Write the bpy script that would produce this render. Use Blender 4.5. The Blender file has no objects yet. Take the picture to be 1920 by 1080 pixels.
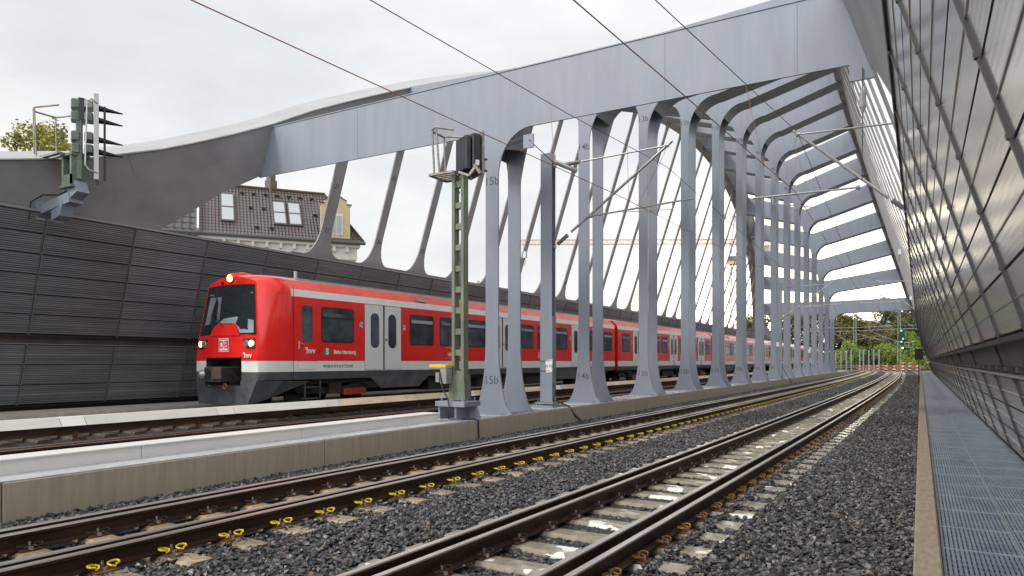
import bpy, bmesh, math, random
from mathutils import Vector, Matrix
R = math.radians
S = bpy.context.scene
COL = S.collection
rnd = random.Random(7)

# ------------------------------------------------------------------ camera
CAMZ = 1.65
F = 1320.0                       # focal length in photo pixels (1920 wide)
TH = math.atan(766.0 / F)        # yaw of the view to the left of the track axis
cT, sT = math.cos(TH), math.sin(TH)
cd = bpy.data.cameras.new('camera'); cam = bpy.data.objects.new('camera', cd); COL.objects.link(cam)
cam.location = (0, 0, CAMZ); cam.rotation_euler = (R(90), 0, TH)
cd.sensor_fit = 'HORIZONTAL'; cd.sensor_width = 36; cd.lens = 36 * F / 1920
cd.shift_y = 137 / 1920; cd.clip_start = 0.05; cd.clip_end = 6000
S.camera = cam

# ------------------------------------------------------------------ sky, sun, exposure
SUN_EL, SUN_AZ = R(42), R(-152)     # azimuth from +Y, negative = towards -X
W = bpy.data.worlds.new('World'); S.world = W; W.use_nodes = True
wn, wl = W.node_tree.nodes, W.node_tree.links
wn.clear()
wo = wn.new('ShaderNodeOutputWorld'); bg = wn.new('ShaderNodeBackground'); bg2 = wn.new('ShaderNodeBackground')
sky = wn.new('ShaderNodeTexSky'); sky.sky_type = 'NISHITA'; sky.sun_disc = False
sky.sun_elevation = SUN_EL; sky.sun_rotation = SUN_AZ; sky.air_density = 1.5; sky.dust_density = 4
wl.new(sky.outputs[0], bg.inputs[0]); bg.inputs[1].default_value = 0.1
tc = wn.new('ShaderNodeTexCoord'); mp = wn.new('ShaderNodeMapping'); mp.inputs['Scale'].default_value = (1.0, 1.0, 2.6)
wl.new(tc.outputs['Generated'], mp.inputs[0])
nz = wn.new('ShaderNodeTexNoise'); nz.inputs['Scale'].default_value = 2.1; nz.inputs['Detail'].default_value = 7; nz.inputs['Roughness'].default_value = .55
wl.new(mp.outputs[0], nz.inputs['Vector'])
cr = wn.new('ShaderNodeValToRGB'); e = cr.color_ramp.elements
e[0].position = .30; e[0].color = (.395, .41, .43, 1); e[1].position = .66; e[1].color = (.56, .553, .54, 1)
wl.new(nz.outputs['Fac'], cr.inputs[0])
dt = wn.new('ShaderNodeVectorMath'); dt.operation = 'DOT_PRODUCT'; dt.inputs[1].default_value = Vector((-.10, .93, .25)).normalized()
wl.new(tc.outputs['Generated'], dt.inputs[0])
mr = wn.new('ShaderNodeMapRange'); mr.inputs[1].default_value = .25; mr.inputs[2].default_value = 1.0; mr.inputs[3].default_value = 0; mr.inputs[4].default_value = .16
mr2 = wn.new('ShaderNodeMapRange'); mr2.inputs[1].default_value = .1; mr2.inputs[2].default_value = -.9; mr2.inputs[3].default_value = 1.0; mr2.inputs[4].default_value = 2.5
ad = wn.new('ShaderNodeMath'); ad.operation = 'ADD'
wl.new(dt.outputs['Value'], mr.inputs[0]); wl.new(dt.outputs['Value'], mr2.inputs[0]); wl.new(mr.outputs[0], ad.inputs[0]); wl.new(mr2.outputs[0], ad.inputs[1])
sxz = wn.new('ShaderNodeSeparateXYZ'); wl.new(tc.outputs['Generated'], sxz.inputs[0])
mr3 = wn.new('ShaderNodeMapRange'); mr3.inputs[1].default_value = .26; mr3.inputs[2].default_value = .05; mr3.inputs[3].default_value = 0; mr3.inputs[4].default_value = 4.5
mr4 = wn.new('ShaderNodeMapRange'); mr4.inputs[1].default_value = .955; mr4.inputs[2].default_value = .995; mr4.inputs[3].default_value = 0; mr4.inputs[4].default_value = 1
dt2 = wn.new('ShaderNodeVectorMath'); dt2.operation = 'DOT_PRODUCT'; dt2.inputs[1].default_value = Vector((-.10, 1, .11)).normalized(); wl.new(tc.outputs['Generated'], dt2.inputs[0])
wl.new(sxz.outputs[2], mr3.inputs[0]); wl.new(dt2.outputs['Value'], mr4.inputs[0])
mlt = wn.new('ShaderNodeMath'); mlt.operation = 'MULTIPLY'; wl.new(mr3.outputs[0], mlt.inputs[0]); wl.new(mr4.outputs[0], mlt.inputs[1])
ad2 = wn.new('ShaderNodeMath'); ad2.operation = 'ADD'; wl.new(ad.outputs[0], ad2.inputs[0]); nz2 = wn.new('ShaderNodeTexNoise'); nz2.inputs['Scale'].default_value = 14; nz2.inputs['Detail'].default_value = 4; wl.new(mp.outputs[0], nz2.inputs['Vector'])
mr5 = wn.new('ShaderNodeMapRange'); mr5.inputs[1].default_value = .42; mr5.inputs[2].default_value = .58; mr5.inputs[3].default_value = .25; mr5.inputs[4].default_value = 1.3
wl.new(nz2.outputs['Fac'], mr5.inputs[0]); mlt2 = wn.new('ShaderNodeMath'); mlt2.operation = 'MULTIPLY'; wl.new(mlt.outputs[0], mlt2.inputs[0]); wl.new(mr5.outputs[0], mlt2.inputs[1])
wl.new(mlt2.outputs[0], ad2.inputs[1])
wm = wn.new('ShaderNodeMix'); wm.data_type = 'RGBA'; wm.inputs['B'].default_value = (.56, .50, .40, 1)
wf_ = wn.new('ShaderNodeMath'); wf_.operation = 'MULTIPLY'; wf_.use_clamp = True; wf_.inputs[1].default_value = .5; wl.new(mlt.outputs[0], wf_.inputs[0]); wl.new(wf_.outputs[0], wm.inputs['Factor'])
wl.new(cr.outputs[0], wm.inputs['A']); wl.new(wm.outputs['Result'], bg2.inputs[0]); wl.new(ad2.outputs[0], bg2.inputs[1])
mx = wn.new('ShaderNodeMixShader'); mx.inputs[0].default_value = .93
wl.new(bg.outputs[0], mx.inputs[1]); wl.new(bg2.outputs[0], mx.inputs[2]); wl.new(mx.outputs[0], wo.inputs[0])
sd = bpy.data.lights.new('sun', 'SUN'); sun = bpy.data.objects.new('sun', sd); COL.objects.link(sun)
sd.energy = 1.1; sd.angle = R(14); sd.color = (1, .95, .87)
sdir = Vector((math.sin(SUN_AZ) * math.cos(SUN_EL), math.cos(SUN_AZ) * math.cos(SUN_EL), math.sin(SUN_EL)))
sun.rotation_euler = sdir.to_track_quat('Z', 'Y').to_euler()
S.view_settings.view_transform = 'Standard'; S.view_settings.look = 'None'
S.view_settings.exposure = 0.80; S.view_settings.gamma = 1; S.view_settings.use_curve_mapping = False

# ------------------------------------------------------------------ materials
def mat(name, col, rough=.6, metal=0, spec=.5, noise=None, bump=None, col2=None, scale=(1, 1, 1), coat=0, ramp=(.35, .65), detail=6, emit=None, rough2=None):
    """procedural material; noise = scale of colour variation between col and col2; bump = (scale, strength, dist)"""
    m = bpy.data.materials.new(name); m.use_nodes = True
    n, l = m.node_tree.nodes, m.node_tree.links
    b = n['Principled BSDF']
    b.inputs['Base Color'].default_value = (*col, 1); b.inputs['Roughness'].default_value = rough
    b.inputs['Metallic'].default_value = metal; b.inputs['Specular IOR Level'].default_value = spec
    if coat: b.inputs['Coat Weight'].default_value = coat; b.inputs['Coat Roughness'].default_value = .08
    if emit: b.inputs['Emission Color'].default_value = (*emit[0], 1); b.inputs['Emission Strength'].default_value = emit[1]
    if noise or bump:
        t = n.new('ShaderNodeTexCoord'); mpn = n.new('ShaderNodeMapping'); mpn.inputs['Scale'].default_value = scale
        l.new(t.outputs['Object'], mpn.inputs[0])
    if noise:
        c2 = col2 or tuple(min(1, x * 1.35) for x in col)
        nt = n.new('ShaderNodeTexNoise'); nt.inputs['Scale'].default_value = noise; nt.inputs['Detail'].default_value = detail
        nt.inputs['Roughness'].default_value = .6
        l.new(mpn.outputs[0], nt.inputs['Vector'])
        rp = n.new('ShaderNodeValToRGB'); rp.color_ramp.elements[0].position = ramp[0]; rp.color_ramp.elements[1].position = ramp[1]
        rp.color_ramp.elements[0].color = (*col, 1); rp.color_ramp.elements[1].color = (*c2, 1)
        l.new(nt.outputs['Fac'], rp.inputs[0]); l.new(rp.outputs[0], b.inputs['Base Color'])
        if rough2 is not None:
            n2 = n.new('ShaderNodeTexNoise'); n2.inputs['Scale'].default_value = noise * .45; n2.inputs['Detail'].default_value = 3
            l.new(mpn.outputs[0], n2.inputs['Vector'])
            m2 = n.new('ShaderNodeMapRange'); m2.inputs[1].default_value = .46; m2.inputs[2].default_value = .54
            m2.inputs[3].default_value = rough; m2.inputs[4].default_value = rough2
            l.new(n2.outputs['Fac'], m2.inputs[0]); l.new(m2.outputs[0], b.inputs['Roughness'])
    if bump:
        nb = n.new('ShaderNodeTexNoise'); nb.inputs['Scale'].default_value = bump[0]; nb.inputs['Detail'].default_value = 5
        l.new(mpn.outputs[0], nb.inputs['Vector'])
        bn = n.new('ShaderNodeBump'); bn.inputs['Strength'].default_value = bump[1]; bn.inputs['Distance'].default_value = bump[2]
        l.new(nb.outputs['Fac'], bn.inputs['Height']); l.new(bn.outputs[0], b.inputs['Normal'])
    return m

def wave_mat(name, col, col2, rough, metal, axis, period, bstr=.4, bdist=.01, nscale=1.2, spec=.5, lo=.35, hi=.65, nmap=(1, .15, 1)):
    m = mat(name, col, rough, metal, spec, noise=nscale, col2=col2, scale=nmap, ramp=(lo, hi))
    n, l = m.node_tree.nodes, m.node_tree.links
    b = n['Principled BSDF']
    t = n.new('ShaderNodeTexCoord'); w = n.new('ShaderNodeTexWave'); w.wave_type = 'BANDS'; w.bands_direction = axis
    w.inputs['Scale'].default_value = 1 / period / 2 * .1 * math.pi * 2 / (math.pi * .1) / 2 * .31831 * math.pi if False else 0.314159 / period
    w.inputs['Distortion'].default_value = 0
    l.new(t.outputs['Object'], w.inputs['Vector'])
    bn = n.new('ShaderNodeBump'); bn.inputs['Strength'].default_value = bstr; bn.inputs['Distance'].default_value = bdist
    l.new(w.outputs['Fac'], bn.inputs['Height']); l.new(bn.outputs[0], b.inputs['Normal'])
    return m

M = {}
M['steel'] = mat('grey_steel_paint', (.22, .248, .306), .42, 0, .5, noise=2.0, col2=(.255, .285, .346), scale=(1.5, 1, .22), bump=(60, .05, .002))
M['steel_arch'] = mat('arch_steel_paint', (.215, .213, .222), .5, 0, .4, noise=1.4, col2=(.29, .285, .292), scale=(1, .5, .6), bump=(60, .05, .002))
M['hanger'] = mat('hanger_steel_paint', (.31, .305, .315), .5, 0, .4, noise=1.4, col2=(.38, .375, .38), scale=(1, 1, .3))
M['arch_top'] = mat('wet_arch_sky_sheen', (.36, .36, .37), .28, 0, .6, noise=2, col2=(.44, .44, .44), scale=(1, .4, 1))  # lighter than the rib paint: sky reflection on wet steel put into colour
M['steel_dark'] = mat('dark_brown_steel', (.115, .105, .105), .6, 0, .4, noise=2, col2=(.16, .145, .14))  # dark brown plate colour of the girder web and deck
M['seamsteel'] = mat('weld_seam_paint', (.16, .18, .22), .5)
M['stencil'] = mat('stencil_paint', (.10, .105, .125), .7)
M['panel_right'] = wave_mat('aluminium_panel', (.56, .54, .51), (.74, .71, .66), .17, .88, 'Z', .05, .06, .004, 1.1)
M['panel_left'] = wave_mat('dark_aluminium_panel', (.135, .142, .156), (.20, .207, .222), .40, .3, 'Z', .05, .6, .014, 3.0)
M['joint'] = mat('rubber_joint', (.03, .03, .03), .6)
M['seam'] = mat('bright_seam', (.42, .40, .38), .35, .7)
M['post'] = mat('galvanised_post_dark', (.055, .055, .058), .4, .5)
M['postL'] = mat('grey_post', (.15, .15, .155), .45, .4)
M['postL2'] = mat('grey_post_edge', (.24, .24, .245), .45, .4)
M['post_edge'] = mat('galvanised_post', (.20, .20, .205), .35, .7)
M['cap'] = mat('coping_metal', (.42, .42, .43), .4, .5)
M['black'] = mat('black_matt', (.012, .012, .013), .55)
M['blackgloss'] = mat('black_enamel', (.010, .013, .024), .35, noise=9, col2=(.022, .026, .042))
M['concrete'] = mat('concrete_kerb', (.43, .365, .28), .8, 0, .3, noise=6, col2=(.52, .45, .355), scale=(1, 2.4, .22), bump=(40, .25, .01))
M['concrete2'] = mat('concrete_pale', (.42, .39, .34), .7, 0, .4, noise=5, col2=(.55, .51, .45), bump=(40, .15, .006))
M['median_top'] = mat('median_top_pale', (.46, .47, .49), .3, 0, .5, noise=4, col2=(.58, .58, .59), rough2=.12)  # paler and smoother than the concrete body below
M['white'] = mat('white_duct', (.84, .83, .80), .35, 0, .5, noise=1.5, col2=(.90, .89, .86), scale=(1, .4, 1))
M['kerb'] = mat('timber_kerb', (.25, .20, .15), .75, 0, .3, noise=22, col2=(.36, .29, .22), scale=(1, .3, 1), bump=(70, .3, .006))
def sleeper_mat(name, c1, c2, patch, amount):
    m = mat(name, c1, .5, 0, .5, noise=7, col2=c2, rough2=.1)
    n, l = m.node_tree.nodes, m.node_tree.links; b = n['Principled BSDF']
    src = b.inputs['Base Color'].links[0].from_socket
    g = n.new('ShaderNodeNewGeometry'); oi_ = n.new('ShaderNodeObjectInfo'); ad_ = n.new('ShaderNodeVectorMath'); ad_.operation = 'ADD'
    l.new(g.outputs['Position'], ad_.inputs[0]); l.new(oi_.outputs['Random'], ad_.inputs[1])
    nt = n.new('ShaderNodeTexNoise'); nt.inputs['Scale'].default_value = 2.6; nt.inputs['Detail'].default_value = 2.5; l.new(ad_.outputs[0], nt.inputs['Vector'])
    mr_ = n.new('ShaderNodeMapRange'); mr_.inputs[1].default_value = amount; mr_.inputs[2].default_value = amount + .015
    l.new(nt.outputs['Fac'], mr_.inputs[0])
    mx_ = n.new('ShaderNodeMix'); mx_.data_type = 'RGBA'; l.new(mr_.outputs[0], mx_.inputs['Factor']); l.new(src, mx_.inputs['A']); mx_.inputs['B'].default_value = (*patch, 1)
    l.new(mx_.outputs['Result'], b.inputs['Base Color']); return m
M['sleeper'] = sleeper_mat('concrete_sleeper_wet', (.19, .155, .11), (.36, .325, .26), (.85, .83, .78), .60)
M['sleeper_dark'] = mat('stained_sleeper', (.07, .05, .035), .7, 0, .4, noise=8, col2=(.14, .105, .075))
M['sleeper_brown'] = mat('concrete_sleeper_stained', (.20, .14, .085), .6, 0, .5, noise=9, col2=(.42, .33, .22), rough2=.3)
M['railside'] = mat('rusty_rail_side', (.030, .015, .010), .5, .2, .4, noise=6, col2=(.075, .038, .022), scale=(1, .25, 1), bump=(40, .2, .003))
M['railtop'] = mat('worn_rail_head', (.66, .58, .52), .30, .85, .5, noise=5, col2=(.82, .76, .70), scale=(3, .12, 1))
M['railtop_rust'] = mat('brown_rail_head', (.15, .085, .06), .25, .6, .5, noise=5, col2=(.26, .17, .13), scale=(3, .12, 1))
M['plate'] = mat('rusty_base_plate', (.085, .035, .018), .55, .2, .4, noise=20, col2=(.19, .08, .04))
M['bolt'] = mat('bolt_head', (.42, .40, .40), .35, .8)
M['yellow'] = mat('yellow_clip', (.85, .68, .02), .35, 0, .5)
M['ochre'] = mat('ochre_clip', (.50, .27, .04), .4, .1, .5, noise=30, col2=(.25, .12, .03))
M['rustclip'] = mat('rust_clip', (.05, .03, .022), .5, .4)
M['galv'] = mat('galvanised_tube', (.40, .41, .41), .35, .6, noise=6, col2=(.52, .52, .52))
M['green'] = mat('signal_mast_green', (.13, .155, .11), .55, .1, .5, noise=5, col2=(.20, .23, .17), scale=(1, 1, .4), bump=(30, .1, .003))
M['green2'] = mat('signal_housing_green', (.085, .13, .10), .5, 0, .5, noise=8, col2=(.15, .20, .155))
M['copper'] = mat('copper_wire', (.42, .17, .09), .45, .6)
M['darkwire'] = mat('dark_wire', (.05, .05, .055), .5, .4)
M['grating'] = mat('galvanised_grating', (.20, .25, .33), .38, .5, .5, noise=3, col2=(.30, .36, .45), scale=(1, 1, 1))
M['gratlight'] = mat('grating_edge_bar', (.42, .46, .52), .35, .6)
M['gratdark'] = mat('grating_gap_dark', (.075, .095, .13), .6)
# train
M['red'] = mat('traffic_red_paint', (.80, .014, .011), .22, 0, .5, coat=.4, noise=1.4, col2=(.88, .026, .017))
M['redroof'] = mat('traffic_red_shoulder', (.80, .055, .035), .3, 0, .5, coat=.3, noise=2, col2=(.88, .10, .06))
M['twhite'] = mat('light_grey_paint', (.78, .78, .75), .3, 0, .5, noise=3, col2=(.84, .84, .81))
M['tdoor'] = mat('door_grey_paint', (.76, .77, .76), .3, 0, .5)
M['skirt'] = mat('dark_grey_skirt', (.055, .063, .072), .5, 0, .5, noise=3, col2=(.10, .105, .11))
M['troof'] = mat('train_roof', (.40, .40, .40), .5, 0, .4, noise=3, col2=(.52, .51, .49))
M['glass'] = mat('dark_window_glass', (.025, .031, .042), .06, 0, .7, noise=1.6, col2=(.085, .10, .125), scale=(1, 1, 1.2))
M['under'] = mat('underframe_grime', (.018, .016, .015), .7, noise=8, col2=(.05, .045, .04))
M['lamp'] = mat('lit_headlamp', (1, .8, .45), .3, emit=((1, .62, .22), 2.4))
M['lampoff'] = mat('unlit_lamp', (.25, .28, .3), .1, .3)
M['goldred'] = mat('red_bogie_part', (.40, .04, .03), .5, noise=8, col2=(.25, .03, .02))
M['txt_white'] = mat('white_lettering', (.8, .8, .8), .4)
M['txt_grey'] = mat('grey_lettering', (.26, .26, .26), .5)
M['sgreen'] = mat('s_bahn_green', (.02, .28, .08), .4)
M['cabin'] = mat('cab_interior', (.12, .14, .16), .7, noise=3, col2=(.2, .23, .25))
M['board'] = mat('third_rail_cover_wood', (.66, .50, .34), .65, noise=8, col2=(.80, .64, .46), scale=(3, .2, 1))
M['board2'] = mat('third_rail_cover_white', (.80, .76, .68), .6, noise=4, col2=(.88, .85, .79), scale=(3, .3, 1))
# far things
M['tileA'] = None
M['stucco'] = mat('yellow_stucco', (.58, .46, .27), .85, noise=3, col2=(.66, .53, .33))
M['cornice'] = mat('white_cornice', (.70, .69, .66), .7, noise=5, col2=(.78, .77, .74))
M['skylight'] = mat('skylight_glass', (.55, .58, .60), .06, .3, .8)
M['frame_dark'] = mat('skylight_frame', (.10, .10, .10), .5)
M['crane'] = mat('crane_paint', (.72, .50, .36), .6)
M['crane_y'] = mat('crane_cab_yellow', (.80, .45, .05), .5)
M['barrier_red'] = mat('barrier_red', (.45, .06, .05), .6, noise=5, col2=(.55, .12, .09))
M['paper'] = mat('paper_sheet', (.78, .78, .80), .6)
M['ground'] = mat('gravel_ground', (.14, .125, .10), .9, noise=.5, col2=(.23, .20, .16), bump=(3, .4, .05))
M['bedmat'] = mat('ballast_bed', (.02, .021, .024), .8, 0, .4, noise=22, col2=(.085, .085, .09), bump=(26, 1, .05), detail=3, ramp=(.3, .7))
M['bark'] = mat('bark', (.09, .065, .045), .9)
M['cable'] = mat('black_cable', (.02, .02, .022), .5)
M['sigglow'] = mat('green_signal_light', (.1, .9, .7), .3, emit=((.05, .8, .5), 2))
M['whiteglow'] = mat('white_signal_light', (.8, .9, 1), .3, emit=((.8, .9, 1), 3))

def leafmat(name, c1, c2):
    m = mat(name, c1, .7, 0, .3, noise=1.1, col2=c2, ramp=(.38, .62))
    m.node_tree.nodes['Principled BSDF'].inputs['Transmission Weight'].default_value = 0
    return m
LEAF = {'dark': leafmat('leaf_dark_green', (.05, .07, .03), (.11, .14, .05)),
        'mid': leafmat('leaf_mid_green', (.075, .10, .035), (.17, .205, .07)),
        'yellow': leafmat('leaf_yellow_green', (.20, .22, .05), (.42, .40, .09)),
        'rust': leafmat('leaf_olive', (.085, .085, .035), (.20, .175, .065)),
        'bright': leafmat('leaf_bright_green', (.14, .22, .035), (.30, .38, .07))}

def vary(m, amt):
    n, l = m.node_tree.nodes, m.node_tree.links; b = n['Principled BSDF']; lk = b.inputs['Base Color'].links
    o_ = n.new('ShaderNodeObjectInfo'); r_ = n.new('ShaderNodeMapRange'); r_.inputs[3].default_value = 1 - amt; r_.inputs[4].default_value = 1 + amt
    l.new(o_.outputs['Random'], r_.inputs[0]); h_ = n.new('ShaderNodeHueSaturation'); l.new(r_.outputs[0], h_.inputs['Value'])
    if lk: l.new(lk[0].from_socket, h_.inputs['Color'])
    else: h_.inputs['Color'].default_value = b.inputs['Base Color'].default_value
    l.new(h_.outputs[0], b.inputs['Base Color'])
for k_, a_ in (('panel_right', .12), ('panel_left', .16), ('board', .2), ('board2', .12), ('sleeper_brown', .25), ('ochre', .35), ('plate', .35), ('glass', .2)): vary(M[k_], a_)
# roof tiles: rows of curved tiles from two wave patterns
def tile_mat(name, base, hi, px, pz):
    m = bpy.data.materials.new(name); m.use_nodes = True
    n, l = m.node_tree.nodes, m.node_tree.links; b = n['Principled BSDF']; b.inputs['Roughness'].default_value = .35
    uv = n.new('ShaderNodeUVMap'); mpn = n.new('ShaderNodeMapping'); mpn.inputs['Scale'].default_value = (1 / px, 1 / pz, 1)
    l.new(uv.outputs[0], mpn.inputs[0])
    sx = n.new('ShaderNodeSeparateXYZ'); l.new(mpn.outputs[0], sx.inputs[0])
    def math_(op, a, bb=None):
        q = n.new('ShaderNodeMath'); q.operation = op
        for i, v in enumerate((a, bb)):
            if v is None: continue
            if isinstance(v, (int, float)): q.inputs[i].default_value = v
            else: l.new(v, q.inputs[i])
        return q.outputs[0]
    fx = math_('FRACT', sx.outputs[0]); fy = math_('FRACT', sx.outputs[1])
    sxn = math_('SINE', math_('MULTIPLY', fx, 6.283))
    h = math_('ADD', math_('MULTIPLY', sxn, .5), math_('MULTIPLY', fy, -1.3))
    bn = n.new('ShaderNodeBump'); bn.inputs['Strength'].default_value = 1; bn.inputs['Distance'].default_value = .09
    l.new(h, bn.inputs['Height']); l.new(bn.outputs[0], b.inputs['Normal'])
    # near-black wavy line between one tile row and the next
    lip = math_('GREATER_THAN', fy, math_('ADD', math_('MULTIPLY', sxn, .10), .80))
    mixn = n.new('ShaderNodeMix'); mixn.data_type = 'RGBA'
    nt = n.new('ShaderNodeTexNoise'); nt.inputs['Scale'].default_value = 3; l.new(mpn.outputs[0], nt.inputs['Vector'])
    m3 = n.new('ShaderNodeMix'); m3.data_type = 'RGBA'; l.new(nt.outputs['Fac'], m3.inputs['Factor'])
    m3.inputs['A'].default_value = (*base, 1); m3.inputs['B'].default_value = (*hi, 1)
    l.new(lip, mixn.inputs['Factor']); l.new(m3.outputs['Result'], mixn.inputs['A']); mixn.inputs['B'].default_value = (.012, .01, .01, 1)
    l.new(mixn.outputs['Result'], b.inputs['Base Color'])
    return m
M['tileA'] = tile_mat('brown_roof_tiles', (.12, .10, .095), (.27, .245, .24), .21, .27)
M['tileB'] = tile_mat('slate_roof_tiles', (.07, .07, .08), (.11, .11, .12), .42, .55)

# ------------------------------------------------------------------ mesh builder
class MB:
    def __init__(s): s.v = []; s.f = []; s.m = []; s.uv = None
    def add(s, vs, fs, mi=0):
        o = len(s.v); s.v += [tuple(p) for p in vs]
        for f in fs: s.f.append(tuple(i + o for i in f)); s.m.append(mi)
    def box(s, x0, x1, y0, y1, z0, z1, mi=0):
        s.add([(x0, y0, z0), (x1, y0, z0), (x1, y1, z0), (x0, y1, z0), (x0, y0, z1), (x1, y0, z1), (x1, y1, z1), (x0, y1, z1)],
              [(0, 3, 2, 1), (4, 5, 6, 7), (0, 1, 5, 4), (1, 2, 6, 5), (2, 3, 7, 6), (3, 0, 4, 7)], mi)
    def bbox(s, x0, x1, y0, y1, z0, z1, b=.01, mi=0):
        """box with chamfered vertical and top edges"""
        pts = [(x0 + b, y0), (x1 - b, y0), (x1, y0 + b), (x1, y1 - b), (x1 - b, y1), (x0 + b, y1), (x0, y1 - b), (x0, y0 + b)]
        ins = [(x0 + 2 * b, y0 + b), (x1 - 2 * b, y0 + b), (x1 - b, y0 + 2 * b), (x1 - b, y1 - 2 * b), (x1 - 2 * b, y1 - b), (x0 + 2 * b, y1 - b), (x0 + b, y1 - 2 * b), (x0 + b, y0 + 2 * b)]
        vs = [(x, y, z0) for x, y in pts] + [(x, y, z1 - b) for x, y in pts] + [(x, y, z1) for x, y in ins]
        fs = [tuple(reversed(range(8))), tuple(range(16, 24))]
        for i in range(8):
            j = (i + 1) % 8
            fs += [(i, j, 8 + j, 8 + i), (8 + i, 8 + j, 16 + j, 16 + i)]
        s.add(vs, fs, mi)
    def quadbox(s, p, q, w, h, up=(0, 0, 1), mi=0):
        """bar from p to q, width w (sideways) and height h (along up)"""
        p, q = Vector(p), Vector(q); d = (q - p).normalized(); u = Vector(up)
        sd_ = d.cross(u)
        if sd_.length < 1e-4: sd_ = d.cross(Vector((1, 0, 0)))
        sd_.normalize(); u = sd_.cross(d).normalized()
        a = sd_ * w / 2; b = u * h / 2
        vs = [p - a - b, p + a - b, p + a + b, p - a + b, q - a - b, q + a - b, q + a + b, q - a + b]
        s.add(vs, [(0, 3, 2, 1), (4, 5, 6, 7), (0, 1, 5, 4), (1, 2, 6, 5), (2, 3, 7, 6), (3, 0, 4, 7)], mi)
    def tube(s, pts, r, n=8, mi=0, cap=True):
        pts = [Vector(p) for p in pts]; rings = []
        prev = None
        for i, p in enumerate(pts):
            d = (pts[min(i + 1, len(pts) - 1)] - pts[max(i - 1, 0)])
            if d.length < 1e-9: d = Vector((0, 0, 1))
            d.normalize()
            a = d.cross(Vector((0, 0, 1))) if prev is None else (prev - d * prev.dot(d))
            if a.length < 1e-4: a = d.cross(Vector((1, 0, 0)))
            a.normalize(); prev = a; b = d.cross(a)
            rr = r[i] if isinstance(r, (list, tuple)) else r
            rings.append([p + (a * math.cos(2 * math.pi * k / n) + b * math.sin(2 * math.pi * k / n)) * rr for k in range(n)])
        vs = [v for rg in rings for v in rg]; fs = []
        for i in range(len(pts) - 1):
            for k in range(n):
                k2 = (k + 1) % n; fs.append((i * n + k, i * n + k2, (i + 1) * n + k2, (i + 1) * n + k))
        if cap: fs += [tuple(reversed(range(n))), tuple(range((len(pts) - 1) * n, len(pts) * n))]
        s.add(vs, fs, mi)
    def prism(s, poly, axis, a, b, mi=0):
        """extrude a 2D polygon along axis ('x': poly is (y,z), 'y': (x,z), 'z': (x,y)) from a to b"""
        def P(u, v, t): return {'x': (t, u, v), 'y': (u, t, v), 'z': (u, v, t)}[axis]
        n = len(poly)
        vs = [P(u, v, a) for u, v in poly] + [P(u, v, b) for u, v in poly]
        fs = [tuple(range(n)), tuple(reversed(range(n, 2 * n)))]
        fs += [(i, n + i, n + (i + 1) % n, (i + 1) % n) for i in range(n)]
        s.add(vs, fs, mi)
    def sweep(s, prof, path, mats=None, closed=True):
        """prof: list of (dx,dz); path: list of (x,y,z) centre points; profile lies across the path (horizontal normal)"""
        n = len(prof); vs = []
        for i, p in enumerate(path):
            a = Vector(path[max(0, i - 1)]); b = Vector(path[min(len(path) - 1, i + 1)])
            d = (b - a); d.z = 0; d.normalize(); nx = Vector((d.y, -d.x, 0))
            for u, v in prof: vs.append((p[0] + nx.x * u, p[1] + nx.y * u, p[2] + v))
        o = len(s.v); s.v += vs
        for i in range(len(path) - 1):
            for k in range(n if closed else n - 1):
                k2 = (k + 1) % n
                s.f.append((o + i * n + k, o + (i + 1) * n + k, o + (i + 1) * n + k2, o + i * n + k2)); s.m.append(mats[k] if mats else 0)
        if closed:
            s.f.append(tuple(o + k for k in range(n))); s.m.append(mats[0] if mats else 0)
            s.f.append(tuple(o + (len(path) - 1) * n + k for k in reversed(range(n)))); s.m.append(mats[0] if mats else 0)
    def xf(s, fn): s.v = [tuple(fn(Vector(p))) for p in s.v]; return s

def org(o):
    v = Vector((0, 0, 0))
    while o is not None: v += o.location; o = o.parent
    return v
def fixn(me):
    bm = bmesh.new(); bm.from_mesh(me); bmesh.ops.recalc_face_normals(bm, faces=bm.faces); bm.to_mesh(me); bm.free()
def part(name, mb, m, parent=None, loc=None, smooth=False, label=None, norm=True, local=False):
    """one mesh object; vertices are given in world space unless local=True"""
    me = bpy.data.meshes.new(name)
    off = Vector((0, 0, 0)) if local else (org(parent) if parent is not None else Vector(loc or (0, 0, 0)))
    me.from_pydata([(x - off.x, y - off.y, z - off.z) for x, y, z in mb.v], [], mb.f)
    ms = m if isinstance(m, (list, tuple)) else [m]
    for k in ms: me.materials.append(k)
    if len(ms) > 1: me.polygons.foreach_set('material_index', mb.m)
    if norm: fixn(me)
    if smooth: me.polygons.foreach_set('use_smooth', [True] * len(me.polygons))
    me.update()
    o = bpy.data.objects.new(name, me); COL.objects.link(o)
    if parent is not None: o.parent = parent
    else: o.location = off
    if label: o['label'] = label
    return o
def tag(o, label, cat, group=None, kind=None):
    if label: o['label'] = label
    if cat: o['category'] = cat
    if group: o['group'] = group
    if kind: o['kind'] = kind
    return o
def thing(name, label, cat, loc=(0, 0, 0), rotz=0, group=None):
    o = bpy.data.objects.new(name, None); o.empty_display_size = .3; COL.objects.link(o)
    o.location = loc; o.rotation_euler = (0, 0, rotz)
    return tag(o, label, cat, group)
def struct(name, mb, m, label=None, cat=None, **k):
    o = part(name, mb, m, **k); o['kind'] = 'structure'
    if label: o['label'] = label
    if cat: o['category'] = cat
    return o
def dup(o, parent=None, kids=None):
    c = o.copy(); COL.objects.link(c); c.parent = parent
    for ch in [q for q in kids_of(o)]: dup(ch, c)
    return c
_kids = {}
def kids_of(o): return [q for q in o.children]
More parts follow.
